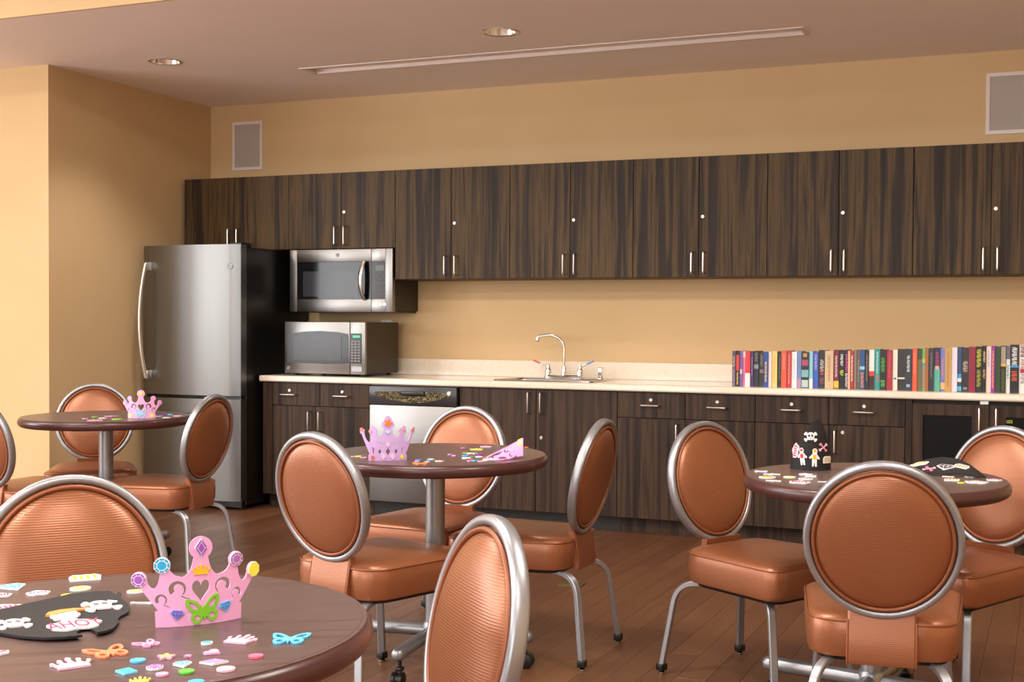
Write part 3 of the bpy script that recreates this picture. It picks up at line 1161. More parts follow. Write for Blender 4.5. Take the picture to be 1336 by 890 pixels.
def make_chair(label):
    t = thing('dining_chair', label, 'chair', (0, 0, 0), 0, 'copper vinyl round-back chairs')
    b = bm_new()
    ZS0, ZS1 = .331, .441
    loft(b, [seat_loop(.02, ZS0 - .004), seat_loop(.004, ZS0), seat_loop(0, ZS0 + .012), seat_loop(-.002, ZS0 + .06), seat_loop(0, ZS1 - .022), seat_loop(.005, ZS1 - .01), seat_loop(.017, ZS1 - .002),
             seat_loop(.05, ZS1 + .003), seat_loop(.11, ZS1 + .007), seat_loop(.17, ZS1 + .009)], True, True)
    st = obj('seat', b, M_VINS, t, 55)
    b = bm_new()
    lp = [Vector(p) for p in seat_loop(-.0005, ZS1 - .016)]
    tube(b, lp, .0026, 6, closed=True)
    obj('welt', b, M_PIPE, st, 60)
    b = bm_new()
    loft(b, [seat_loop(.03, ZS0 - .016), seat_loop(.022, ZS0 - .014), seat_loop(.018, ZS0 + .002)], True, True)
    obj('seat_pan', b, M_BLACKP, t, 40)
    # round back, leaning slightly
    tilt = Matrix.Translation((0, -.235, .643)) @ Matrix.Rotation(radians(12), 4, 'X') @ Matrix.Diagonal((.945, 1, 1, 1))

    def lean(bm):
        bmesh.ops.transform(bm, matrix=tilt, verts=bm.verts)
        return bm
    b = bm_new()
    n = 56
    sec = []
    for i in range(14):
        a = 2 * pi * i / 14
        ca, sa = cos(a), sin(a)
        sec.append((.0108 * (abs(ca) ** .75) * (1 if ca >= 0 else -1), .016 * (abs(sa) ** .75) * (1 if sa >= 0 else -1)))
    rings = []
    for i in range(n):
        a = 2 * pi * i / n
        rings.append([b.verts.new(((.1995 + p) * cos(a), q, (.1995 + p) * sin(a))) for p, q in sec])
    for i in range(n):
        A, B = rings[i], rings[(i + 1) % n]
        for j in range(14):
            b.faces.new((A[j], A[(j + 1) % 14], B[(j + 1) % 14], B[j]))
    obj('back_ring', lean(b), M_SILVER, t, 60)
    b = bm_new()
    lathe(b, [(0, .034), (.05, .0335), (.10, .031), (.135, .0265), (.16, .0195), (.174, .013), (.179, .007), (.188, .004),
              (.188, -.004), (.179, -.007), (.174, -.012), (.16, -.018), (.135, -.0245), (.10, -.029), (.05, -.0315), (0, -.032)], 56, axis='y')
    bk = obj('backrest', lean(b), M_VIN, t, 60)
    for y in (.0125, -.0125):
        b = bm_new()
        tube(b, [(.1822 * cos(2 * pi * i / 56), y, .1822 * sin(2 * pi * i / 56)) for i in range(56)], .0052, 8, closed=True)
        obj('piping', lean(b), M_PIPE, bk, 60)
    # upholstered neck between seat and back
    b = bm_new()
    prof = [(-.214, .319), (-.218, .333), (-.210, .39), (-.2015, .43), (-.196, .458)]
    rings = []
    for (y, z) in prof:
        rings.append([b.verts.new(p) for p in ((-.084, y + .026, z), (-.085, y + .004, z), (-.08, y, z), (.08, y, z), (.085, y + .004, z), (.084, y + .026, z))])
    for A, B in zip(rings, rings[1:]):
        for j in range(6):
            b.faces.new((A[j], A[(j + 1) % 6], B[(j + 1) % 6], B[j]))
    b.faces.new(rings[0])
    b.faces.new(rings[-1])
    nk = obj('neck', b, M_VIN, t, 35)
    for s in (-1, 1):
        b = bm_new()
        tube(b, [(s * .085, y + .003, z) for y, z in prof[:4]], .0032, 6)
        obj('piping', b, M_PIPE, nk, 60)
    # legs: flattened tube, bowed out below the seat
    sec = [(.0125, .006), (.0095, .009), (-.0095, .009), (-.0125, .006), (-.0125, -.006), (-.0095, -.009), (.0095, -.009), (.0125, -.006)]
    for s in (-1, 1):
        for kind in ('rear', 'front'):
            if kind == 'rear':
                pts = fillet([(s * .105, -.10, .318), (s * .163, -.232, .312), (s * .198, -.268, .028)], .11, 7)
            else:
                pts = fillet([(s * .12, .10, .318), (s * .172, .185, .314), (s * .193, .222, .028)], .06, 6)
            b = bm_new()
            sweep(b, pts, sec)
            lg = obj('leg', b, M_SILVER, t, 35)
            fx, fy, fz = pts[-1]
            b = bm_new()
            box(b, fx - .0145, fx + .0145, fy - .0145, fy + .0145, .012, .036, .003, 2)
            ft = obj('foot_cap', b, M_BLACKP, lg, 40)
            obj('glide', lathe(bm_new(), [(0, 0), (.011, 0), (.0135, .003), (.0135, .007), (.006, .012), (0, .012)], 16, (fx, fy, 0)), M_CHROME, lg, 40)
    return t


# position of the round back on the floor plan, facing direction in degrees
CHAIRS = [
    ('A', -2.10, 3.275, 75, 'copper vinyl chair turned away, between the jewelled crown and the lilac crown'),
    ('B', -2.215, 4.49, -95, 'copper vinyl chair facing us behind the lilac crown, before the dishwasher'),
    ('C', -1.52, 4.13, 181, 'copper vinyl chair seen edge-on below the sink, beside the lying pink crown'),
    ('D', -0.93, 1.93, -134, 'large copper vinyl round chair back turned obliquely beside the nearest table, cut off below'),
    ('E', -1.955, 2.075, -40, 'copper vinyl chair facing us across the table behind the flat pirate hat'),
    ('F', -3.655, 4.73, 186, 'copper vinyl chair in front of the refrigerator door, seen from behind'),
    ('G', -4.76, 5.215, -50, 'copper vinyl chair facing us against the wall beside the refrigerator'),
    ('H', -4.385, 4.115, 84, 'copper vinyl chair at the picture edge beside the small pink crown table'),
    ('I', -1.10, 4.165, -28, 'copper vinyl chair with silver bow legs beside the standing pirate hat'),
    ('J', -0.394, 3.185, 97, 'copper vinyl chair seen squarely from behind at the pirate hats table'),
    ('K', -0.165, 4.415, -121, 'copper vinyl chair facing us behind the lying pirate hat'),
]
ch0 = make_chair('')
LABELS.clear()
for i, (k, x, y, deg, lab) in enumerate(CHAIRS):
    c = ch0 if i == 0 else copy_tree(ch0)
    a = radians(deg)
    c.location = (x + .235 * cos(a), y + .235 * sin(a), 0)
    c.rotation_euler = (0, 0, a - pi / 2)
    tag(c, lab, 'chair', 'copper vinyl round-back chairs')

# brass cover of a floor socket between the chairs
t = thing('floor_socket', 'small square brass floor socket cover behind the chair below the sink', 'floor socket', (-2.022, 5.220, 0), radians(3))
M_BRASS = pmat('aged_brass', '#8d7a4a', 0.4, 0.8)
obj('plate', box(bm_new(), -.055, .055, -.055, .055, .0003, .004, .0015), M_BRASS, t)
obj('flap', box(bm_new(), -.035, .035, -.035, .035, .004, .0065, .001), M_BRASS, t)

# ------------------------------------------------------------------ foam craft shapes
def ell(rx, ry, n=28, cx=0, cy=0, ph=0.0):
    return [(cx + rx * cos(2 * pi * i / n + ph), cy + ry * sin(2 * pi * i / n + ph)) for i in range(n)]


def quad(p0, c, p1, n=6):
    return [((1 - s) ** 2 * p0[0] + 2 * s * (1 - s) * c[0] + s * s * p1[0], (1 - s) ** 2 * p0[1] + 2 * s * (1 - s) * c[1] + s * s * p1[1]) for s in [i / n for i in range(1, n)]]


def heart(sc=1.0, cx=0, cy=0, n=32, ky=1.0):
    out = []
    for i in range(n):
        a = 2 * pi * i / n
        out.append((cx + sc * 16 * sin(a) ** 3 / 33, cy + ky * sc * (13 * cos(a) - 5 * cos(2 * a) - 2 * cos(3 * a) - cos(4 * a)) / 33))
    return out


def ribbon(center, w0, w1):
    """closed loop round a centre line, width from w0 to w1"""
    n = len(center)
    L, R_ = [], []
    for i, p in enumerate(center):
        a, b = center[max(i - 1, 0)], center[min(i + 1, n - 1)]
        dx, dy = b[0] - a[0], b[1] - a[1]
        d = sqrt(dx * dx + dy * dy) or 1
        w = w0 + (w1 - w0) * i / (n - 1)
        L.append((p[0] - dy / d * w, p[1] + dx / d * w))
        R_.append((p[0] + dy / d * w, p[1] - dx / d * w))
    return L + R_[::-1]


def swirl(cx, cy, r, side):
    """curled scroll: a hook that ends in a ball, tail running outward at the bottom"""
    c = []
    for i in range(20):
        a = radians(-60 + 285 * i / 19)
        rr = r * (0.62 + 0.38 * (1 - i / 19))
        c.append((cx + side * rr * cos(a), cy + rr * sin(a)))
    tail = [(cx + side * r * 1.55, cy - r * 1.3), (cx + side * r * 1.1, cy - r * 1.2)]
    return ribbon(tail[:1] + tail[1:] + c, r * .07, r * .34)


def crown_outline(hb, strip, side, balls, valleys, lobes=0):
    """balls right to left: (u, v, r); valleys between them"""
    out = [(-hb, 0), (0, 0), (hb, 0), (hb + .001, strip), (hb - .004, strip + .0005)]
    prev = (hb - .004, strip + .0005)
    for i, (u, v, r) in enumerate(balls):
        dn = atan2(side - v, -u * .55)
        span = radians(38)
        arc = []
        n = 18
        for k in range(n + 1):
            a = dn + span + (2 * pi - 2 * span) * k / n
            rr = r
            if lobes:
                rr = r * (0.72 + .42 * abs(cos(1.5 * (a - dn - pi))) ** 1.5)
            arc.append((u + rr * cos(a), v + rr * sin(a)))
        ctrl = valleys[i - 1] if i else ((prev[0] + arc[0][0]) / 2 - .002, (prev[1] + arc[0][1]) / 2)
        if i:
            vx, vy = valleys[i - 1]
            out += quad(prev, (prev[0] * .8 + vx * .2, vy + (prev[1] - vy) * .12), (vx, vy)) + [(vx, vy)]
            out += quad((vx, vy), (arc[0][0] * .8 + vx * .2, vy + (arc[0][1] - vy) * .12), arc[0])
        out += arc
        prev = arc[-1]
    out += [(-hb + .004, strip + .0005), (-hb - .001, strip)]
    return out


B5 = [(.088, .072, .0115), (.055, .093, .0117), (0, .116, .0172), (-.055, .093, .0117), (-.088, .072, .0115)]
V5 = [(.067, .058), (.026, .0735), (-.026, .0735), (-.067, .058)]
raw('crown_scroll', [crown_outline(.064, .024, .02, B5, V5), heart(.027, 0, .0535, 32, 1.42),
                     swirl(-.034, .056, .0122, 1), swirl(.034, .056, .0122, -1), swirl(-.057, .041, .0085, 1), swirl(.057, .041, .0085, -1)])
B5b = [(.091, .098, .0095), (.050, .100, .0135), (0, .125, .0205), (-.050, .100, .0135), (-.091, .098, .0095)]
V5b = [(.060, .060), (.027, .076), (-.027, .076), (-.060, .060)]
dia = lambda cx, cy, a, b_: [(cx - a, cy), (cx, cy - b_), (cx + a, cy), (cx, cy + b_)]
cres = lambda s: [(s * .005, .062), (s * .018, .0605), (s * .036, .066), (s * .024, .0545), (s * .010, .0545)]
slot_ = lambda s: [(s * .044, .040), (s * .05, .044), (s * .056, .046), (s * .050, .040), (s * .0485, .024), (s * .045, .024), (s * .046, .036)]
raw('crown_diamond', [crown_outline(.064, .020, .02, B5b, V5b, 1), dia(0, .031, .0075, .0125), dia(-.0265, .031, .0055, .009), dia(.0265, .031, .0055, .009), cres(1), cres(-1), slot_(1), slot_(-1)])

# stickers, unit width
raw('oval', [ell(.5, .5, 30)])
raw('octagon', [ell(.5, .5, 8, ph=pi / 8)])
_oct = [ell(.27, .27, 8, ph=pi / 8)]
for i in range(8):
    a0, a1 = i * pi / 4 + pi / 8 + .07, (i + 1) * pi / 4 + pi / 8 - .07
    _oct.append([(.33 * cos(a0), .33 * sin(a0)), (.45 * cos(a0), .45 * sin(a0)), (.45 * cos(a1), .45 * sin(a1)), (.33 * cos(a1), .33 * sin(a1))])
raw('facets', _oct)
raw('rhomb', [[(-.5, 0), (0, -.75), (.5, 0), (0, .75)]])
_rh = [[(-.24, 0), (0, -.4), (.24, 0), (0, .4)]]
for sx, sy in ((1, 1), (-1, 1), (-1, -1), (1, -1)):
    _rh.append([(sx * .29, sy * .03), (sx * .44, sy * .03), (sx * .03, sy * .66), (sx * .03, sy * .46)])
raw('rhomb_facets', _rh)
raw('kite', [[(-.5, .12), (-.3, .36), (.3, .36), (.5, .12), (0, -.42)]])
raw('kite_facets', [[(-.4, .15), (-.27, .3), (-.1, .3), (-.17, .15)], [(-.12, .15), (-.06, .3), (.06, .3), (.12, .15)], [(.17, .15), (.1, .3), (.27, .3), (.4, .15)],
                    [(-.4, .09), (-.17, .09), (-.04, -.29)], [(-.12, .09), (.12, .09), (0, -.31)], [(.4, .09), (.17, .09), (.04, -.29)]])
raw('square', [[(-.4, -.4), (.4, -.4), (.4, .4), (-.4, .4)]])
raw('square_facets', [[(-.17, -.17), (.17, -.17), (.17, .17), (-.17, .17)]] + [[(c * .22 - s * .2, s * .22 + c * .2), (c * .32 - s * .3, s * .32 + c * .3), (c * .32 + s * .3, s * .32 - c * .3), (c * .22 + s * .2, s * .22 - c * .2)] for c, s in ((1, 0), (0, 1), (-1, 0), (0, -1))])
raw('flower', [[((.37 + .12 * cos(5 * a)) * cos(a), (.37 + .12 * cos(5 * a)) * sin(a)) for a in [2 * pi * i / 50 for i in range(50)]]])
raw('heart', [heart()])
_half = [(.03, .12), (.10, .22), (.22, .36), (.36, .44), (.47, .45), (.5, .38), (.48, .24), (.42, .10), (.31, .02), (.38, -.05), (.40, -.15), (.36, -.28), (.26, -.36), (.16, -.34), (.08, -.22), (.035, -.14), (.02, -.28)]
_bf = _half + [(-x_, y_) for x_, y_ in _half[::-1]]
_uh = [(.13, .13), (.23, .27), (.38, .365), (.41, .27), (.33, .12), (.2, .07)]
_h = [_uh, [(-x_, y_) for x_, y_ in _uh]] + [ell(.095, .095, 14, sg * .22, -.17) for sg in (1, -1)]
raw('butterfly', [_bf] + _h)
raw('small_crown', [crown_outline(.40, .12, .05, [(.46, .30, .06), (.24, .42, .065), (0, .50, .075), (-.24, .42, .065), (-.46, .30, .06)], [(.33, .2), (.12, .24), (-.12, .24), (-.33, .2)])])
rr_ = random.Random(3)
raw('blob', [[((.47 + .04 * sin(7 * a + 1)) * cos(a), (.24 + .035 * sin(5 * a)) * sin(a)) for a in [2 * pi * i / 44 for i in range(44)]]])
raw('bars', [[(-.36 + i * .15, -.13 + .03 * (i % 2)), (-.27 + i * .15, -.12 + .03 * (i % 2)), (-.25 + i * .15, .12 + .02 * (i % 2)), (-.35 + i * .15, .11)] for i in range(5)])
raw('chest', [[(-.5, -.28), (.42, -.3), (.5, .12), (.36, .3), (-.36, .32), (-.5, .12)]])
raw('stripes', [[(-.4 + i * .21, -.2), (-.29 + i * .21, -.2), (-.27 + i * .2, .22), (-.37 + i * .2, .22)] for i in range(4)])
_bone = []
for sx in (1, -1):
    _bone += [(sx * .30, -sx * .05)] + ell(.085, .085, 10, sx * .42, -sx * .055, 0 if sx > 0 else pi)[-3:] + ell(.085, .085, 10, sx * .42, sx * .055, 0 if sx > 0 else pi)[:4] + [(sx * .30, sx * .05)]
raw('bone', [_bone])
raw('skull_head', [[(.2 * cos(a), .2 * sin(a) + .03) if sin(a) > -.45 else (.12 * cos(a) / abs(cos(a) or 1) if abs(cos(a)) > .55 else .2 * cos(a), -.2) for a in [2 * pi * i / 36 for i in range(36)]]])
raw('skull_face', [ell(.055, .065, 12, .08, .04), ell(.055, .065, 12, -.08, .04), [(-.02, -.06), (.02, -.06), (0, -.01)], [(-.08, -.135), (.08, -.135), (.08, -.12), (-.08, -.12)]])
raw('figure', [[(-.10, -.5), (-.02, -.5), (0, -.22), (.05, -.5), (.14, -.5), (.12, -.05), (.24, -.12), (.28, -.04), (.13, .15), (.10, .22), (.13, .36), (.06, .48), (-.06, .48), (-.13, .36), (-.10, .22), (-.14, .14), (-.28, -.02), (-.22, -.1), (-.12, -.02)]])
raw('figure_shirt', [[(-.08, -.1), (.08, -.1), (.08, .14), (-.08, .14)], [(-.08, .3), (.08, .3), (.05, .44), (-.05, .44)]])
raw('star', [[((.5 if i % 2 == 0 else .24) * cos(pi / 2 + i * pi / 5), (.5 if i % 2 == 0 else .24) * sin(pi / 2 + i * pi / 5)) for i in range(10)]])
raw('ahoy', text='AHOY')

FOAM = {}


def foam(col, rough=0.62):
    k = 'foam_' + col.strip('#')
    return pmat(k, col, rough, spec=0.3)


WHITE = '#e6e3e4'
# print pattern drawn on top of a shape: shape -> (print key, scale)
PRINT = {'octagon': ('facets', 1.0), 'rhomb': ('rhomb_facets', 1.0), 'kite': ('kite_facets', 1.0), 'square': ('square_facets', 1.0), 'blob': ('bars', 1.0), 'chest': ('stripes', 1.0),
         'figure': ('figure_shirt', 1.0)}
ASP = {'oval': .95, 'small_crown': 1.8, 'blob': 1.7, 'chest': 1.5, 'kite': 1.4, 'butterfly': 1.3, 'square': 1.2, 'flower': 1.2}


def sticker(name, label, x, y, z, rot, size, shape, base, pr=None, cat='sticker', group=None, th=.0028, parent=None, deep=1.0):
    b = slab(bm_new(), shape, size, w0=0, w1=th, scy=size * ASP.get(shape, 1.0))
    if shape == 'skull_head':
        b.free()
        b = bm_new()
        slab(b, 'skull_head', size * 1.35, w0=0, w1=th)
        slab(b, 'bone', size, rot=.6, off=(0, -.04 * size), w0=0, w1=th * .92)
        slab(b, 'bone', size, rot=-.6, off=(0, -.04 * size), w0=0, w1=th * .86)
    o = obj(name, b, foam(base), parent, loc=(x, y, z), rot=(0, 0, rot))
    o.scale = (1, deep, 1)
    if label:
        tag(o, label, cat, group)
    if pr:
        k, s = PRINT.get(shape, (shape, .78))
        if shape == 'skull_head':
            k, s = 'skull_face', 1.35
        b = slab(bm_new(), k, size * s, w0=th, w1=th + .0004, scy=size * s * ASP.get(shape, 1.0))
        obj('print', b, foam(pr), o)
    return o


ZTB = Z_TOP + .0004


def stickers(rows, group):
    for (x, y, rot, size, shape, base, pr, label) in rows:
        sticker('foam_sticker', label, x, y, ZTB, rot, size, shape, base, pr, group=group)


def bender(R_):
    """wrap a sheet (u right, v up, w outward) round an upright cylinder; the outside faces local -y"""
    def fn(u, v, w):
        a = u / R_
        return ((R_ + w) * sin(a), R_ - (R_ + w) * cos(a), v)
    return fn


def crown(label, loc, rz, key, col, R_, decor, cat='paper crown', rot=None, th=.003, bend=None):
    t = thing('toy_tiara', label, 'crown', loc, rz)
    if rot:
        t.rotation_euler = rot
    fn = bend or bender(R_)
    b = slab(bm_new(), key, 1.0, w0=0, w1=th)
    obj('crown_sheet', warp(b, fn, .011, -.11, .11), foam(col), t)
    for (name, shape, u, v, size, rot_, c, pr) in decor:
        b = slab(bm_new(), shape, size, (u, v), rot_, th, th + .0025)
        o = obj(name, warp(b, fn, .011, -.11, .11), foam(c), t)
        if pr:
            k, s = PRINT.get(shape, (shape, .7))
            b = slab(bm_new(), k, size * s, (u, v), rot_, th + .0025, th + .003)
            obj('print', warp(b, fn, .011, -.11, .11), foam(pr), o)
    return t


PINK, LILAC = '#e9a9d6', '#c7a6dc'
dec = [('jewel', 'octagon', -.0878, .072, .0225, 0, WHITE, '#a05cc0'), ('jewel', 'octagon', -.055, .093, .0245, 0, '#e6f4fa', '#35a6d6'), ('jewel', 'octagon', .055, .093, .0225, 0, WHITE, '#b06cc0'),
       ('jewel', 'octagon', .0878, .072, .0235, 0, '#fbf7c0', '#f5ec3a'), ('diamond_jewel', 'rhomb', 0, .116, .0195, 0, WHITE, '#9a52b8'), ('little_crown', 'small_crown', 0, .0765, .0255, 0, '#ffc21c', None),
       ('butterfly', 'butterfly', .004, .0205, .049, .12, '#7cc42c', None), ('gem', 'kite', -.034, .018, .0205, -.12, '#9ca0dc', '#6a5fc0'), ('gem', 'kite', .037, .023, .0205, .2, '#8fc0ea', '#3f8fd8')]
CF = ((-1.224 - 1.150) / 2, (1.468 + 1.572) / 2)
crown('large pink foam crown with green butterfly and glued jewels on the nearest table', (CF[0], CF[1], ZTB), radians(52), 'crown_scroll', PINK, .17, dec)
dec = [('dot', 'oval', 0, .116, .016, 0, '#fbe64a', None), ('gem', 'octagon', -.048, .013, .018, 0, '#f8ec70', None), ('gem', 'octagon', .048, .013, .018, 0, '#f8ec70', None), ('butterfly', 'butterfly', 0, .022, .05, 0, '#86d2ea', None)]
crown('small pink foam crown with blue butterfly on the table before the refrigerator', ((-4.042 - 3.923) / 2, (4.635 + 4.694) / 2, ZTB), radians(30), 'crown_scroll', PINK, .11, dec)
dec = [('flower', 'flower', 0, .125, .028, 0, '#f0803c', None), ('gem', 'kite', 0, .094, .014, 0, '#9fe0ec', None), ('flower', 'flower', -.049, .0115, .015, 0, '#ef6a3a', None), ('flower', 'flower', .046, .0115, .016, 0, '#f5e13c', None),
       ('diamond', 'rhomb', -.0145, .015, .016, 0, '#f2c3e6', None), ('diamond', 'rhomb', .0155, .015, .016, 0, '#f2c3e6', None), ('diamond', 'rhomb', 0, .0535, .011, 0, '#f2c3e6', None),
       ('tip', 'oval', -.091, .102, .012, 0, '#f0836a', None), ('tip', 'oval', .091, .102, .012, 0, '#f0836a', None), ('tip', 'oval', -.058, .098, .010, 0, '#f2a0a0', None), ('tip', 'oval', .053, .104, .009, 0, '#f2a0a0', None)]
crown('lilac foam crown with diamond cut-outs and flower stickers', ((-2.095 - 1.984) / 2, (3.538 + 3.616) / 2, ZTB), radians(33), 'crown_diamond', LILAC, .12, dec)
# the crown that has fallen over: its spikes rest on the table, the band stands up
dec = [('gem', 'octagon', .0, .012, .017, 0, '#f3ec7a', None), ('gem', 'octagon', .028, .012, .017, 0, '#f3ec7a', None), ('gem', 'octagon', -.030, .012, .017, 0, '#f3ec7a', None)]
def slump(u, v, w):
    """soft crown fallen on its side: the band stands as an arch, the points lie flat"""
    k = max(0.0, 1 - v / .128)
    a = min(abs(u) / .064, 1.1)
    z = .064 * k * max(0.0, cos(a * 1.42)) + w + .0006
    return (-v * .95, u * (.60 + .40 * v / .128), z)


t = crown('pink foam crown with yellow gems lying tipped over on its points', (-1.672, 3.85, ZTB), radians(24), 'crown_scroll', '#e89ad6', .052, dec, bend=slump)

# ------------------------------------------------------------------ pirate hats
BLK = '#232224'
HAT_F = [(-0.103, -0.076), (-0.107, -0.03), (-0.095, 0.003), (-0.085, 0.058), (-0.065, 0.118), (-0.037, 0.145), (-0.016, 0.154), (0.006, 0.145), (0.0, 0.155), (0.009, 0.153), (0.023, 0.135), (0.052, 0.117), (0.074, 0.098), (0.09, 0.077), (0.093, 0.067), (0.096, 0.052), (0.106, 0.035), (0.123, 0.018), (0.147, -0.022), (0.15, -0.04), (0.145, -0.052), (0.128, -0.037), (0.104, -0.025), (0.1, -0.035), (0.11, -0.055), (0.124, -0.065), (0.138, -0.073), (0.122, -0.09), (0.098, -0.102), (0.06, -0.105), (0.013, -0.101), (-0.026, -0.113), (-0.054, -0.134), (-0.093, -0.132)]
raw('hat_flat', [HAT_F])
HC = (-1.4180, 1.4500)


def curl(x, y, z):
    return (x, y, z + .9 * max(0, sqrt((x - .03) ** 2 + y * y) - .06) ** 2)


t = thing('pirate_hat', 'flat black foam pirate hat with skull and AHOY stickers on the nearest table', 'hat', (HC[0], HC[1], ZTB))
b = slab(bm_new(), 'hat_flat', 1.0, w0=0, w1=.0035)
obj('hat_sheet', warp(b, curl, .012, -.25, .25), foam(BLK), t)
VA = 0.7742


def on_hat(dx, dy, rot, size, shape, base, pr, name):
    zz = curl(dx, dy, 0)[2] + .0036
    o = sticker(name, None, dx, dy, zz, rot, size, shape, base, pr, parent=t, deep=1.6)
    return o


on_hat(0.024, 0.09, 0.924, 0.0606, 'skull_head', '#e6e3e4', '#77737a', 'skull_sticker')
on_hat(-0.012, -0.051, 0.874, 0.0524, 'skull_head', '#e6e3e4', '#77737a', 'skull_sticker')
# white-bearded pirate face with orange headscarf
px_, py_, zz = (0.022, 0.016, 0)
raw('beard', [[(.30 * cos(a) + .03 * cos(9 * a), .26 * sin(a) + .03 * sin(9 * a)) for a in [2 * pi * i / 60 for i in range(60)]]])
raw('scarf', [[(-.42, -.02), (-.36, .14), (-.1, .24), (.2, .26), (.34, .24), (.52, .28), (.54, .2), (.34, .16), (.2, .12), (0, .06), (-.25, -.06)]])
cc = curl(px_, py_, 0)[2] + .0036
o = obj('beard', slab(bm_new(), 'beard', .066, w0=0, w1=.0028), foam(WHITE), t, loc=(px_, py_, cc), rot=(0, 0, VA))
o.scale = (1, 1.7, 1)
o2 = obj('headscarf', slab(bm_new(), 'scarf', .066, w0=0, w1=.0034), foam('#ef9a55'), o, loc=(0, .006, .0003))
# AHOY word sticker
px_, py_, zz = (0.077, -0.023, 0)
cc = curl(px_, py_, 0)[2] + .0036
o = obj('word_sticker', slab(bm_new(), 'blob', .078, w0=0, w1=.0028), foam(WHITE), t, loc=(px_, py_, cc), rot=(0, 0, VA + .2))
o.scale = (1, 1.7, 1)
obj('lettering', slab(bm_new(), 'ahoy', .027, w0=.0028, w1=.0033, scy=.036), foam('#d23a62'), o)

# standing hat and lying hat on the far table
raw('hat_tri', [[(-.10, 0), (-.05, -.002), (0, 0), (.05, -.002), (.10, 0), (.105, .02), (.088, .036), (.062, .06), (.044, .09), (.031, .12), (.016, .15), (.006, .161), (-.006, .161), (-.018, .15), (-.031, .125), (-.046, .095), (-.075, .055), (-.105, .02)]])
t = thing('pirate_hat', 'black foam pirate hat standing upright with pirate and chest stickers', 'hat', (-.690, 3.90, ZTB), radians(27))
fn = bender(.062)
b = slab(bm_new(), 'hat_tri', 1.0, w0=0, w1=.003)
obj('hat_sheet', warp(b, fn, .012, -.12, .12), foam(BLK), t)


def on_tri(name, shape, u, v, size, rot, c, pr):
    b = bm_new()
    if shape == 'skull_head':
        slab(b, 'skull_head', size * 1.35, (u, v), 0, .003, .0055)
        slab(b, 'bone', size, (u, v - .04 * size), .6, .003, .0053)
        slab(b, 'bone', size, (u, v - .04 * size), -.6, .003, .0051)
        k, s = 'skull_face', 1.35
    else:
        slab(b, shape, size, (u, v), rot, .003, .0055)
        k, s = PRINT.get(shape, (shape, .7))
    o = obj(name, warp(b, fn, .012, -.12, .12), foam(c), t)
    if pr:
        b = slab(bm_new(), k, size * s, (u, v), rot, .0055, .006)
        obj('print', warp(b, fn, .012, -.12, .12), foam(pr), o)


on_tri('skull_sticker', 'skull_head', -.018, .108, .042, 0, WHITE, '#39363a')
on_tri('flag_sticker', 'blob', -.066, .06, .05, 1.4, '#f3d6df', '#d9486f')
on_tri('figure_sticker', 'figure', -.043, .044, .055, .1, WHITE, '#d63a3a')
on_tri('figure_sticker', 'figure', -.006, .042, .058, -.05, WHITE, '#e8b52c')
on_tri('crossbones_sticker', 'bone', .022, .073, .034, .6, '#f0b8c6', None)
on_tri('crossbones_sticker', 'bone', .022, .073, .034, -.8, '#ef8aa4', None)
on_tri('chest_sticker', 'chest', .040, .033, .036, 0, WHITE, '#d8a52e')

raw('hat_lens', [[(-.135, .0), (-.09, -.012), (-.04, -.02), (.02, -.018), (.07, -.004), (.12, -.012), (.135, .004), (.11, .04), (.07, .085), (.03, .112), (-.02, .118), (-.07, .10), (-.11, .06)]])
t = thing('pirate_hat', 'black foam pirate hat lying arched with chest and flag stickers', 'hat', (-0.319, 3.926, ZTB), radians(-8))


def arch(x, y, z):
    k = sqrt(max(0.0, 1 - (x / .137) ** 2))
    return (x, y, z + (.006 + .27 * max(0.0, y + .02)) * k)


obj('hat_sheet', warp(slab(bm_new(), 'hat_lens', 1.0, w0=0, w1=.003), arch, .012, -.14, .14), foam(BLK), t)
for name, shape, u, v, size, rot, c, pr in (('flag_sticker', 'blob', -.075, .055, .06, .5, '#f6f2ea', '#f2c92c'), ('crossbones_sticker', 'bone', -.035, .012, .04, .5, '#f3a9bd', None), ('crossbones_sticker', 'bone', -.035, .012, .038, -.9, '#ef8aa4', None),
                                             ('flag_sticker', 'kite', .01, .03, .055, 0, WHITE, '#39363a'), ('chest_sticker', 'chest', .055, .05, .045, -.2, WHITE, '#e09a2e')):
    o = obj(name, warp(slab(bm_new(), shape, size, (u, v), rot, .003, .0055), arch, .012, -.14, .14), foam(c), t)
    if pr:
        k, s = PRINT.get(shape, (shape, .7))
        obj('print', warp(slab(bm_new(), k, size * s, (u, v), rot, .0055, .006), arch, .012, -.14, .14), foam(pr), o)

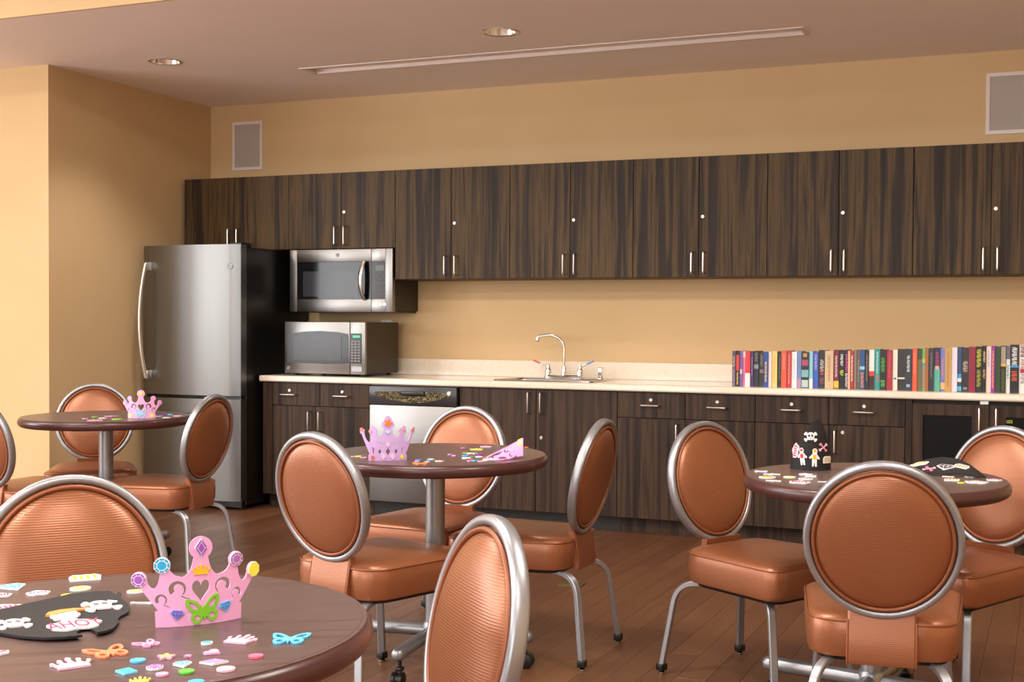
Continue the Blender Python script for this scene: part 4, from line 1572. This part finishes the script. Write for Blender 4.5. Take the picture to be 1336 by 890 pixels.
# ------------------------------------------------------------------ loose stickers on the tables
STK_F = [
    (-1.64, 1.603, 1.097, 0.0469, 'kite', '#e6e3e4', '#5db4ea', 'light blue gem sticker by the table rim beyond the flat pirate hat'),
    (-1.607, 1.546, 0.905, 0.0329, 'blob', '#e6e3e4', '#d9486f', 'pink and white word sticker cut off beside the light blue gem'),
    (-1.565, 1.583, 0.93, 0.0383, 'blob', '#e6e3e4', '#e27f96', 'pink lettered sticker beyond the headscarf face on the flat pirate hat'),
    (-1.531, 1.482, 1.052, 0.0508, 'blob', '#e6e3e4', '#d8607c', 'curled pink lettered sticker tucked against the flat pirate hat'),
    (-1.5, 1.525, 2.177, 0.0368, 'figure', '#e6e3e4', '#e8a070', 'tiny pirate figure sticker touching the upper edge of the flat hat'),
    (-1.583, 1.711, 0.847, 0.0541, 'chest', '#e6e3e4', '#e0b03a', 'gold treasure chest sticker at the rim farthest from us'),
    (-1.527, 1.638, 0.75, 0.0338, 'oval', '#f6f1df', '#f4ee7a', 'cream rimmed yellow coin sticker below the treasure chest sticker'),
    (-1.508, 1.589, 0.759, 0.0203, 'oval', '#e8e04a', None, 'small plain yellow oval sticker touching the flat pirate hat'),
    (-1.426, 1.656, 0.711, 0.0283, 'oval', '#e6e3e4', '#f4ee7a', 'white rimmed yellow sticker half hidden behind the jewelled crown'),
    (-1.359, 1.592, 0.407, 0.0345, 'bone', '#e6e3e4', None, 'white bone sticker half hidden behind the jewelled crown'),
    (-1.329, 1.277, 1.305, 0.023, 'blob', '#e6e3e4', '#d9486f', 'pink lettered sticker cut off by the picture edge below the flat hat'),
    (-1.197, 1.337, 1.08, 0.0546, 'butterfly', '#f08a62', None, 'orange butterfly sticker between the flat hat and the jewelled crown'),
    (-1.184, 1.26, 0.954, 0.0501, 'small_crown', '#ecbccf', None, 'pale pink crown sticker beside the orange butterfly'),
    (-1.178, 1.394, 1.302, 0.0313, 'butterfly', '#e6a2c8', None, 'small pink bow shaped sticker just below the jewelled crown'),
    (-1.132, 1.319, 0.709, 0.0205, 'oval', '#5db4ea', None, 'sky blue oval sticker above the turquoise square'),
    (-1.11, 1.272, 1.217, 0.0238, 'square', '#79d0ee', '#4db4dc', 'turquoise square gem sticker between the two pale crowns'),
    (-1.089, 1.301, 0.697, 0.0231, 'octagon', '#e6e3e4', '#a070cc', 'white and purple faceted gem sticker beside the turquoise square'),
    (-1.11, 1.349, 0.889, 0.0249, 'flower', '#e6a2c8', '#f2c06a', 'pink flower sticker with orange centre'),
    (-1.085, 1.363, 0.772, 0.0114, 'star', '#ea9cc6', None, 'tiny pink star sticker next to the pink flower'),
    (-1.059, 1.279, 0.692, 0.0158, 'oval', '#e6a2c8', None, 'plain pink oval sticker below the purple faceted gem'),
    (-1.065, 1.327, 0.776, 0.0243, 'kite', '#e6e3e4', '#5fb8e2', 'white and blue pointed gem sticker above the green oval'),
    (-1.039, 1.302, 0.674, 0.0209, 'octagon', '#63bd45', None, 'green gem sticker below the blue pointed gem'),
    (-1.105, 1.429, 0.658, 0.0162, 'oval', '#e6e3e4', '#4db0ea', 'small blue and white oval sticker right below the jewelled crown'),
    (-1.07, 1.445, 0.137, 0.0433, 'small_crown', '#ecbccf', None, 'pale pink crown sticker beside the corner of the jewelled crown'),
    (-1.067, 1.392, 1.554, 0.0252, 'heart', '#e6a2c8', None, 'pink heart sticker between the pale crown and purple diamond'),
    (-1.034, 1.352, 2.103, 0.0255, 'rhomb', '#e6e3e4', '#c78fd0', 'purple and white diamond sticker below the pink heart'),
    (-0.999, 1.331, 0.644, 0.024, 'oval', '#ecbccf', None, 'pale pink oval sticker below the purple diamond'),
    (-1.001, 1.399, 0.621, 0.0198, 'oval', '#ea6a88', None, 'deep pink round sticker by itself near the table rim'),
    (-1.011, 1.493, 0.445, 0.0548, 'butterfly', '#63c0e6', None, 'turquoise butterfly sticker by itself near the table rim'),
    (-1.059, 1.238, 0.708, 0.025, 'small_crown', '#e8d060', None, 'yellow crown sticker cut off by the lower picture edge'),
    (-0.997, 1.268, 0.666, 0.0202, 'oval', '#4db0ea', None, 'blue oval sticker cut off by the lower picture edge'),
]
STK_L = [
    (-4.192, 4.53, 0.747, 0.0286, 'oval', '#e6a2c8', '#5a7ac0', 'small pink and blue sticker on the table before the refrigerator'),
    (-4.05, 4.448, 0.939, 0.0664, 'small_crown', '#f2a6c2', None, 'pink crown sticker on the table before the refrigerator'),
    (-4.219, 4.623, 0.74, 0.0291, 'oval', '#7cc24a', None, 'smaller green oval sticker on the table before the refrigerator'),
    (-4.137, 4.584, 0.734, 0.0359, 'blob', '#e6e3e4', '#b8c8b8', 'white word sticker on the table before the refrigerator'),
    (-4.183, 4.696, 2.228, 0.044, 'rhomb', '#d58ac8', None, 'pink and purple diamond sticker on the table before the refrigerator'),
    (-4.03, 4.559, 0.724, 0.0497, 'oval', '#a6d24a', '#6cc24a', 'larger green oval sticker on the table before the refrigerator'),
    (-3.988, 4.794, 0.694, 0.0368, 'octagon', '#e6e3e4', '#a070cc', 'white and purple gem sticker next to the small pink crown'),
    (-4.028, 4.886, 0.689, 0.0299, 'octagon', '#7a4ab0', None, 'deep purple gem sticker behind the small pink crown'),
    (-4.005, 4.898, 0.685, 0.0262, 'oval', '#79d0ee', None, 'light blue oval sticker behind the small pink crown'),
    (-3.886, 4.736, 1.087, 0.0326, 'small_crown', '#e6e3e4', None, 'white crown sticker next to the small pink crown'),
    (-3.914, 4.831, 0.281, 0.0405, 'small_crown', '#ecbccf', None, 'pale pink crown sticker near the chair before the refrigerator'),
]
STK_M = [
    (-2.207, 3.621, 0.547, 0.0259, 'flower', '#ecbccf', None, 'pale pink flower sticker on the chair side of the lilac crown'),
    (-2.192, 3.642, 0.542, 0.0234, 'oval', '#f4ee7a', None, 'yellow oval sticker on the chair side of the lilac crown'),
    (-2.155, 3.619, 1.037, 0.0232, 'heart', '#f0a6cc', None, 'pink heart sticker touching the lilac crown'),
    (-1.956, 3.634, 0.494, 0.0229, 'oval', '#4a9cc8', None, 'blue oval sticker in the small group beside the lilac crown'),
    (-1.925, 3.662, 0.484, 0.0255, 'oval', '#79d0ee', '#e6e3e4', 'light blue and white oval sticker in the small group beside the lilac crown'),
    (-1.939, 3.592, 0.495, 0.0176, 'oval', '#e6a2c8', None, 'pink oval sticker in the small group beside the lilac crown'),
    (-1.904, 3.595, 0.487, 0.0201, 'flower', '#ecbccf', None, 'pale flower sticker in the small group beside the lilac crown'),
    (-1.896, 3.538, 0.592, 0.0495, 'butterfly', '#f08a5c', None, 'orange butterfly sticker beside the lilac crown'),
    (-1.878, 3.632, 0.477, 0.0303, 'blob', '#f6d9dc', '#e0606c', 'white and red sticker alone at the middle of the lilac crown table'),
    (-1.939, 3.829, 0.769, 0.0159, 'heart', '#e79ad0', None, 'small pink heart sticker left of the sticker heap, nearer the lilac crown'),
    (-1.91, 3.802, 0.766, 0.0158, 'oval', '#eab0d8', None, 'small pink oval sticker beside the small pink heart'),
    (-1.997, 4.051, 0.458, 0.0168, 'oval', '#e07ac0', None, 'bright pink dot sticker alone near the far rim'),
    (-1.916, 3.897, 0.457, 0.0134, 'oval', '#8ccf4a', None, 'green dot sticker in the sticker heap'),
    (-1.874, 3.818, 0.456, 0.0263, 'oval', '#5aa8e0', None, 'blue oval sticker in the sticker heap'),
    (-1.894, 3.892, 0.453, 0.0214, 'oval', '#f0ede0', None, 'cream oval sticker in the sticker heap'),
    (-1.879, 3.9, 0.449, 0.0241, 'kite', '#e6e3e4', '#58b0d8', 'white and blue gem sticker in the sticker heap'),
    (-1.845, 3.873, 0.445, 0.0239, 'octagon', '#9a3ea8', None, 'purple gem sticker in the sticker heap, nearest the fallen crown'),
    (-1.923, 4.01, 0.447, 0.0468, 'small_crown', '#eee870', None, 'yellow crown sticker in the sticker heap'),
    (-1.934, 4.112, 0.44, 0.0422, 'small_crown', '#f2bcd0', None, 'pink crown sticker behind the sticker heap'),
    (-1.828, 3.746, 1.054, 0.0284, 'small_crown', '#f4f0f2', None, 'white crown sticker in the sticker heap'),
    (-1.835, 3.796, 0.45, 0.0209, 'oval', '#7a9a5a', '#557a44', 'dark green oval sticker in the sticker heap'),
    (-1.817, 3.805, 0.446, 0.0261, 'oval', '#d6eef2', None, 'pale blue oval sticker in the sticker heap'),
    (-1.79, 3.79, 0.441, 0.0156, 'flower', '#ec7a4a', None, 'orange flower sticker between the heap and the fallen crown'),
    (-1.806, 3.731, 0.451, 0.0128, 'oval', '#e0506a', None, 'red dot sticker in the sticker heap'),
    (-1.789, 3.674, 0.453, 0.0152, 'heart', '#eba6d6', None, 'pink heart sticker at the near edge of the sticker heap'),
    (-1.778, 3.692, 0.449, 0.0228, 'kite', '#79d0ee', '#4a8ad8', 'bright blue gem sticker at the near edge of the sticker heap'),
    (-1.752, 3.679, 0.444, 0.0177, 'oval', '#f3b6d8', None, 'pink oval sticker at the near edge of the sticker heap'),
    (-1.751, 3.717, 0.44, 0.0204, 'oval', '#f3f6ea', None, 'white oval sticker at the near edge of the sticker heap'),
    (-1.731, 3.74, 0.633, 0.0562, 'small_crown', '#f8cfe8', None, 'pale pink crown sticker under the fallen crown'),
    (-1.8, 4.176, 0.407, 0.0169, 'flower', '#ee7c4c', None, 'orange flower sticker behind the fallen crown'),
]
STK_R = [
    (-0.841, 3.796, 0.218, 0.0429, 'skull_head', '#e6e3e4', '#555257', 'white skull sticker nearest the silver bow legged chair'),
    (-0.795, 3.735, 1.71, 0.0514, 'figure', '#e6e3e4', '#9ab0d8', 'white and blue pirate figure sticker next to the white skull'),
    (-0.791, 3.654, 0.213, 0.0504, 'oval', '#e6e3e4', '#e0b03a', 'gold oval sticker in front of the white skull'),
    (-0.757, 3.58, 1.608, 0.0448, 'figure', '#e6e3e4', '#8a92b8', 'grey and white pirate figure sticker in front of the gold oval'),
    (-0.731, 3.687, 0.196, 0.0367, 'oval', '#f6f1d8', '#efe08a', 'pale yellow coin sticker before the standing pirate hat'),
    (-0.699, 3.775, 0.183, 0.0421, 'blob', '#e6e3e4', '#c0d4dc', 'pale lettered sticker closest to the standing pirate hat'),
    (-0.676, 3.733, 0.179, 0.0346, 'chest', '#e6e3e4', '#b8c8d0', 'pale grey chest sticker before the standing pirate hat'),
    (-0.678, 3.661, 0.283, 0.0431, 'blob', '#e6e3e4', '#e08a9a', 'faded pink lettered sticker before the standing pirate hat'),
    (-0.68, 3.576, 0.088, 0.0622, 'blob', '#e6e3e4', '#e0406a', 'bright pink lettered sticker nearest the table rim'),
    (-0.621, 3.617, 0.37, 0.0268, 'bone', '#e6e3e4', None, 'white bone sticker half hidden by the chair seen from behind'),
    (-0.292, 3.899, -0.125, 0.0348, 'bone', '#e6e3e4', None, 'white bone sticker under the brim of the lying pirate hat'),
    (-0.275, 3.82, 0.072, 0.0454, 'chest', '#e6e3e4', '#e8a84a', 'orange chest sticker in front of the lying pirate hat'),
    (-0.23, 3.928, 0.058, 0.0371, 'blob', '#e6e3e4', '#c8c0b8', 'pale lettered sticker at the tip of the lying pirate hat'),
    (-0.246, 3.762, 0.065, 0.02, 'oval', '#f0d63a', None, 'yellow oval sticker in front of the lying pirate hat'),
    (-0.205, 3.794, 0.104, 0.0671, 'blob', '#e6e3e4', '#e8b0bc', 'long pale pink lettered sticker in front of the lying pirate hat'),
    (-0.16, 3.873, -0.009, 0.0454, 'blob', '#e6e3e4', '#e0607e', 'pink lettered sticker closest to the chair behind the lying hat'),
]
stickers(STK_F, 'foam stickers on the nearest table')
stickers(STK_L, 'foam stickers on the table before the refrigerator')
stickers(STK_M, 'foam stickers on the lilac crown table')
stickers(STK_R, 'foam stickers on the pirate hats table')

# ------------------------------------------------------------------ books along the worktop
BOOKS = [
    (-1.653, 0.019, 0.1948, [('#5a4a66',), ('#b9a27a', 0.55, 0.85, 0.4), ('#8f8a93', 0.02, 0.5, 0.3)], 'greyish purple'),
    (-1.634, 0.02, 0.1916, [('#1c1416',), ('#d8432f', 0.45, 0.9, 0.1), ('#e0c25a', 0.05, 0.42, 0.5)], 'black and red'),
    (-1.614, 0.017, 0.1952, [('#7a64a6',), ('#cfc6dc', 0.35, 0.48, 0.2)], 'lavender'),
    (-1.597, 0.017, 0.1933, [('#ee8cc0',), ('#f6e4ee', 0.82, 1.0, 0), ('#e05a9c', 0.1, 0.4, 0.5)], 'pink'),
    (-1.58, 0.028, 0.1935, [('#d83a35',), ('#f4efe6', 0.0, 0.38, 0)], 'red over white'),
    (-1.552, 0.017, 0.19, [('#4a2a6a',), ('#9a86b8', 0.3, 0.85, 0.6)], 'deep purple'),
    (-1.535, 0.028, 0.1964, [('#26262c',), ('#8d8f92', 0.5, 0.62, 0.1), ('#6a6e70', 0.7, 0.95, 0.4)], 'black and grey'),
    (-1.507, 0.03, 0.1892, [('#2c302c',), ('#a06a68', 0.4, 0.5, 0.3), ('#8c8272', 0.6, 0.95, 0.6)], 'charcoal green'),
    (-1.477, 0.025, 0.1917, [('#234a9c',), ('#e8c048', 0.15, 0.75, 0.55)], 'royal blue'),
    (-1.452, 0.017, 0.1936, [('#eadfe2',)], 'white thin'),
    (-1.435, 0.03, 0.1969, [('#efd07c',), ('#d8b45a', 0.1, 0.9, 0.7)], 'butter yellow'),
    (-1.405, 0.025, 0.1928, [('#22261f',), ('#5f7a60', 0.2, 0.9, 0.7)], 'black green lettered'),
    (-1.38, 0.029, 0.1988, [('#e25a40',), ('#f0907a', 0.5, 0.9, 0.6)], 'coral red'),
    (-1.351, 0.025, 0.2004, [('#c42f40',), ('#d8a06a', 0.1, 0.9, 0.6)], 'crimson gold lettered'),
    (-1.326, 0.029, 0.1946, [('#eef0f4',), ('#c8cfe6', 0.2, 0.8, 0.6)], 'white'),
    (-1.297, 0.025, 0.1988, [('#7c94cc',), ('#c49ab8', 0.0, 0.25, 0)], 'periwinkle blue'),
    (-1.272, 0.042, 0.195, [('#1d2a30',), ('#b0466a', 0.62, 0.78, 0.2), ('#7fb6c0', 0.3, 0.5, 0.1), ('#b8d0cc', 0.02, 0.22, 0.15), ('#c8923a', 0.86, 0.96, 0.5)], 'wide picture spined'),
    (-1.23, 0.02, 0.1989, [('#8fd0da',), ('#f2f2ec', 0.0, 0.25, 0)], 'pale cyan'),
    (-1.21, 0.029, 0.1969, [('#4a56b4',), ('#a0a8de', 0.5, 0.95, 0.55), ('#2f62c0', 0.2, 0.45, 0.1)], 'indigo'),
    (-1.181, 0.037, 0.2052, [('#2b2826',), ('#b8b2a8', 0.45, 0.75, 0.4), ('#c8383a', 0.35, 0.45, 0.4), ('#8a4a60', 0.12, 0.28, 0.3)], 'black red dotted'),
    (-1.144, 0.045, 0.2023, [('#d4b892',), ('#b08a6a', 0.2, 0.9, 0.7)], 'wide tan'),
    (-1.099, 0.028, 0.2076, [('#7a1a3a',), ('#d8c8c0', 0.3, 0.85, 0.6), ('#d8c03a', 0.02, 0.2, 0)], 'maroon'),
    (-1.071, 0.029, 0.2072, [('#191a1a',), ('#b8d040', 0.35, 0.5, 0.3), ('#d8d8d0', 0.6, 0.9, 0.5)], 'black lime lettered'),
    (-1.042, 0.02, 0.2087, [('#3a1c30',), ('#c84a84', 0.45, 0.9, 0.3), ('#d8d0d4', 0.05, 0.4, 0.3)], 'magenta and white'),
    (-1.022, 0.012, 0.2037, [('#e6b48e',)], 'thin peach'),
    (-1.01, 0.016, 0.2034, [('#b8303a',), ('#f0e8e4', 0.2, 0.9, 0.5)], 'red white lettered'),
    (-0.994, 0.016, 0.2082, [('#8a7a66',)], 'thin khaki'),
    (-0.978, 0.018, 0.2053, [('#6e6256',), ('#a89a88', 0.2, 0.8, 0.6)], 'taupe'),
    (-0.96, 0.026, 0.2107, [('#24508c',), ('#e08a3c', 0.05, 0.45, 0.4), ('#9ad0e0', 0.5, 0.58, 0)], 'blue orange lettered'),
    (-0.934, 0.02, 0.2089, [('#2a2420',), ('#8a7c5c', 0.2, 0.9, 0.6)], 'dark brown'),
    (-0.914, 0.028, 0.2108, [('#f0ece8',), ('#d83a3a', 0.34, 0.46, 0), ('#3a1c20', 0.0, 0.34, 0)], 'white over black'),
    (-0.886, 0.03, 0.2151, [('#2f9c98',), ('#a8d8d4', 0.4, 0.95, 0.6), ('#c86a6a', 0.2, 0.35, 0.4)], 'teal'),
    (-0.856, 0.033, 0.2131, [('#191c18',), ('#4fa03a', 0.45, 0.8, 0.4), ('#5ab04a', 0.08, 0.25, 0.3)], 'black green titled'),
    (-0.823, 0.032, 0.211, [('#a82638',), ('#c85a5c', 0.3, 0.9, 0.7)], 'dark red'),
    (-0.791, 0.025, 0.2126, [('#ece6d8',), ('#5a6a8a', 0.26, 0.31, 0.5)], 'ivory'),
    (-0.766, 0.038, 0.217, [('#2e2824',), ('#e8e2d4', 0.27, 0.31, 0)], 'dark white striped'),
    (-0.728, 0.037, 0.2184, [('#2a3036',), ('#c8d0d4', 0.45, 0.85, 0.6), ('#8ab0d0', 0.08, 0.15, 0.5)], 'slate grey'),
    (-0.691, 0.025, 0.2206, [('#ec5c38',), ('#f4a080', 0.4, 0.9, 0.7)], 'bright orange'),
    (-0.666, 0.023, 0.2198, [('#6c6a44',), ('#2f4a34', 0.75, 1.0, 0)], 'olive'),
    (-0.643, 0.017, 0.2227, [('#7ac05c',), ('#e8c84a', 0.66, 0.75, 0), ('#58a8d0', 0.58, 0.66, 0), ('#a09484', 0.05, 0.55, 0.1)], 'green striped'),
    (-0.626, 0.018, 0.2214, [('#a8632c',)], 'thin rust brown'),
    (-0.608, 0.027, 0.2242, [('#30323c',), ('#7c7f8c', 0.3, 0.9, 0.75)], 'charcoal'),
    (-0.581, 0.03, 0.2267, [('#252838',), ('#5ab49c', 0.0, 0.5, 0), ('#a83a6a', 0.6, 0.9, 0.4), ('#e0b0a0', 0.5, 0.58, 0.3)], 'navy and mint'),
    (-0.551, 0.025, 0.2233, [('#7a80d0',), ('#e8c070', 0.05, 0.2, 0.1), ('#d88a5a', 0.3, 0.8, 0.6)], 'violet blue'),
    (-0.526, 0.032, 0.2262, [('#c89c54',), ('#a87a3c', 0.1, 0.9, 0.75)], 'gold'),
    (-0.494, 0.029, 0.2286, [('#e4dcea',)], 'pale lilac'),
    (-0.465, 0.021, 0.2313, [('#2c4a74',), ('#2f9ad4', 0.3, 0.4, 0), ('#f0e8d8', 0.22, 0.3, 0), ('#58b8dc', 0.02, 0.12, 0)], 'blue banded'),
    (-0.444, 0.036, 0.2292, [('#2c2a2a',), ('#b8a894', 0.45, 0.7, 0.3), ('#9a9088', 0.05, 0.1, 0.5)], 'charcoal ornamented'),
    (-0.408, 0.033, 0.2334, [('#8c1c38',)], 'wide crimson'),
    (-0.375, 0.032, 0.2356, [('#1a1a18',), ('#c4c030', 0.55, 0.95, 0.3), ('#a8a434', 0.12, 0.5, 0.4)], 'black yellow lettered'),
    (-0.343, 0.019, 0.239, [('#1c1816',), ('#d8b480', 0.65, 0.9, 0.4), ('#c8a070', 0.3, 0.5, 0.4)], 'black tan blocked'),
    (-0.324, 0.024, 0.2359, [('#f0e0cc',), ('#a8b8d8', 0.55, 0.9, 0.6)], 'tall cream'),
    (-0.3, 0.019, 0.2392, [('#9a2a9c',), ('#f0a04a', 0.1, 0.9, 0.5)], 'purple orange lettered'),
    (-0.281, 0.027, 0.2368, [('#2a4424',)], 'forest green'),
    (-0.254, 0.026, 0.2407, [('#282414',), ('#a89c8c', 0.62, 0.98, 0.1), ('#e8b42c', 0.56, 0.62, 0), ('#5a5a2c', 0.05, 0.5, 0.3)], 'yellow banded'),
    (-0.228, 0.02, 0.2394, [('#f2f0ea',), ('#6c6878', 0.72, 1.0, 0), ('#4a9c84', 0.3, 0.6, 0.5)], 'white grey topped'),
    (-0.208, 0.043, 0.247, [('#15161c',), ('#dcdcdc', 0.58, 0.96, 0.4), ('#3a9cdc', 0.53, 0.57, 0.1), ('#c85a2c', 0.25, 0.47, 0.35)], 'thick black'),
    (-0.165, 0.04, 0.2454, [('#eee8e2',), ('#7a4a4a', 0.75, 0.98, 0.3), ('#b88a8a', 0.5, 0.72, 0.4), ('#b0203a', 0.42, 0.5, 0.3), ('#9a9a9a', 0.2, 0.4, 0.4)], 'thick white'),
]
YB = 6.70
M_PAGE = pmat('book_pages', '#e6dcc6', 0.8)
for i, (x0, w, h, cols, name) in enumerate(BOOKS):
    prev = BOOKS[i - 1][4] if i else None
    nxt = BOOKS[i + 1][4] if i + 1 < len(BOOKS) else None
    if prev is None:
        lab = '%s book at the sink end of the row, beside a %s one' % (name, nxt)
    elif nxt is None:
        lab = '%s book at the far end of the row, beside a %s one' % (name, prev)
    else:
        lab = '%s book between the %s book and the %s book' % (name, prev, nxt)
    dpt = .105 + .02 * ((i * 7) % 5) / 5
    yo = .006 * ((i * 5) % 4)
    t = thing('book', lab, 'book', (x0 + w / 2, YB + yo, Z_CT + .0004), 0, 'books standing on the worktop')
    g = w / 2 - .0004
    b = bm_new()
    cv = .0018
    box(b, -g, g, 0, cv, 0, h)
    box(b, -g, -g + cv, cv, dpt, 0, h)
    box(b, g - cv, g, cv, dpt, 0, h)
    obj('cover', b, pmat('cover_' + cols[0][0].strip('#'), cols[0][0], 0.38), t)
    obj('page_block', box(bm_new(), -g + cv, g - cv, cv, dpt - .004, .003, h - .003), M_PAGE, t)
    for (c, z0, z1, inset) in cols[1:]:
        k = g * (1 - inset)
        b = bm_new()
        if inset >= .3 and (z1 - z0) * h > .02:
            # worn title print: a run of small separate marks
            z, q = h * z0, 0
            while z < h * z1 - .003:
                dz = (.0035, .005, .0042, .0028)[(q + i) % 4]
                e0, e1 = ((-k, k), (-k, k * .3), (-k * .5, k), (-k, k * .8))[(q * 3 + i) % 4]
                box(b, e0, e1, -.0005, .0005, z, z + dz)
                z += dz + (.0012, .0016, .003)[(q + i) % 3]
                q += 1
            nm_ = 'title_print'
        else:
            box(b, -k, k, -.0005, .0005, h * z0, h * z1)
            nm_ = 'spine_band'
        obj(nm_, b, pmat('cover_' + c.strip('#'), c, 0.38), t)
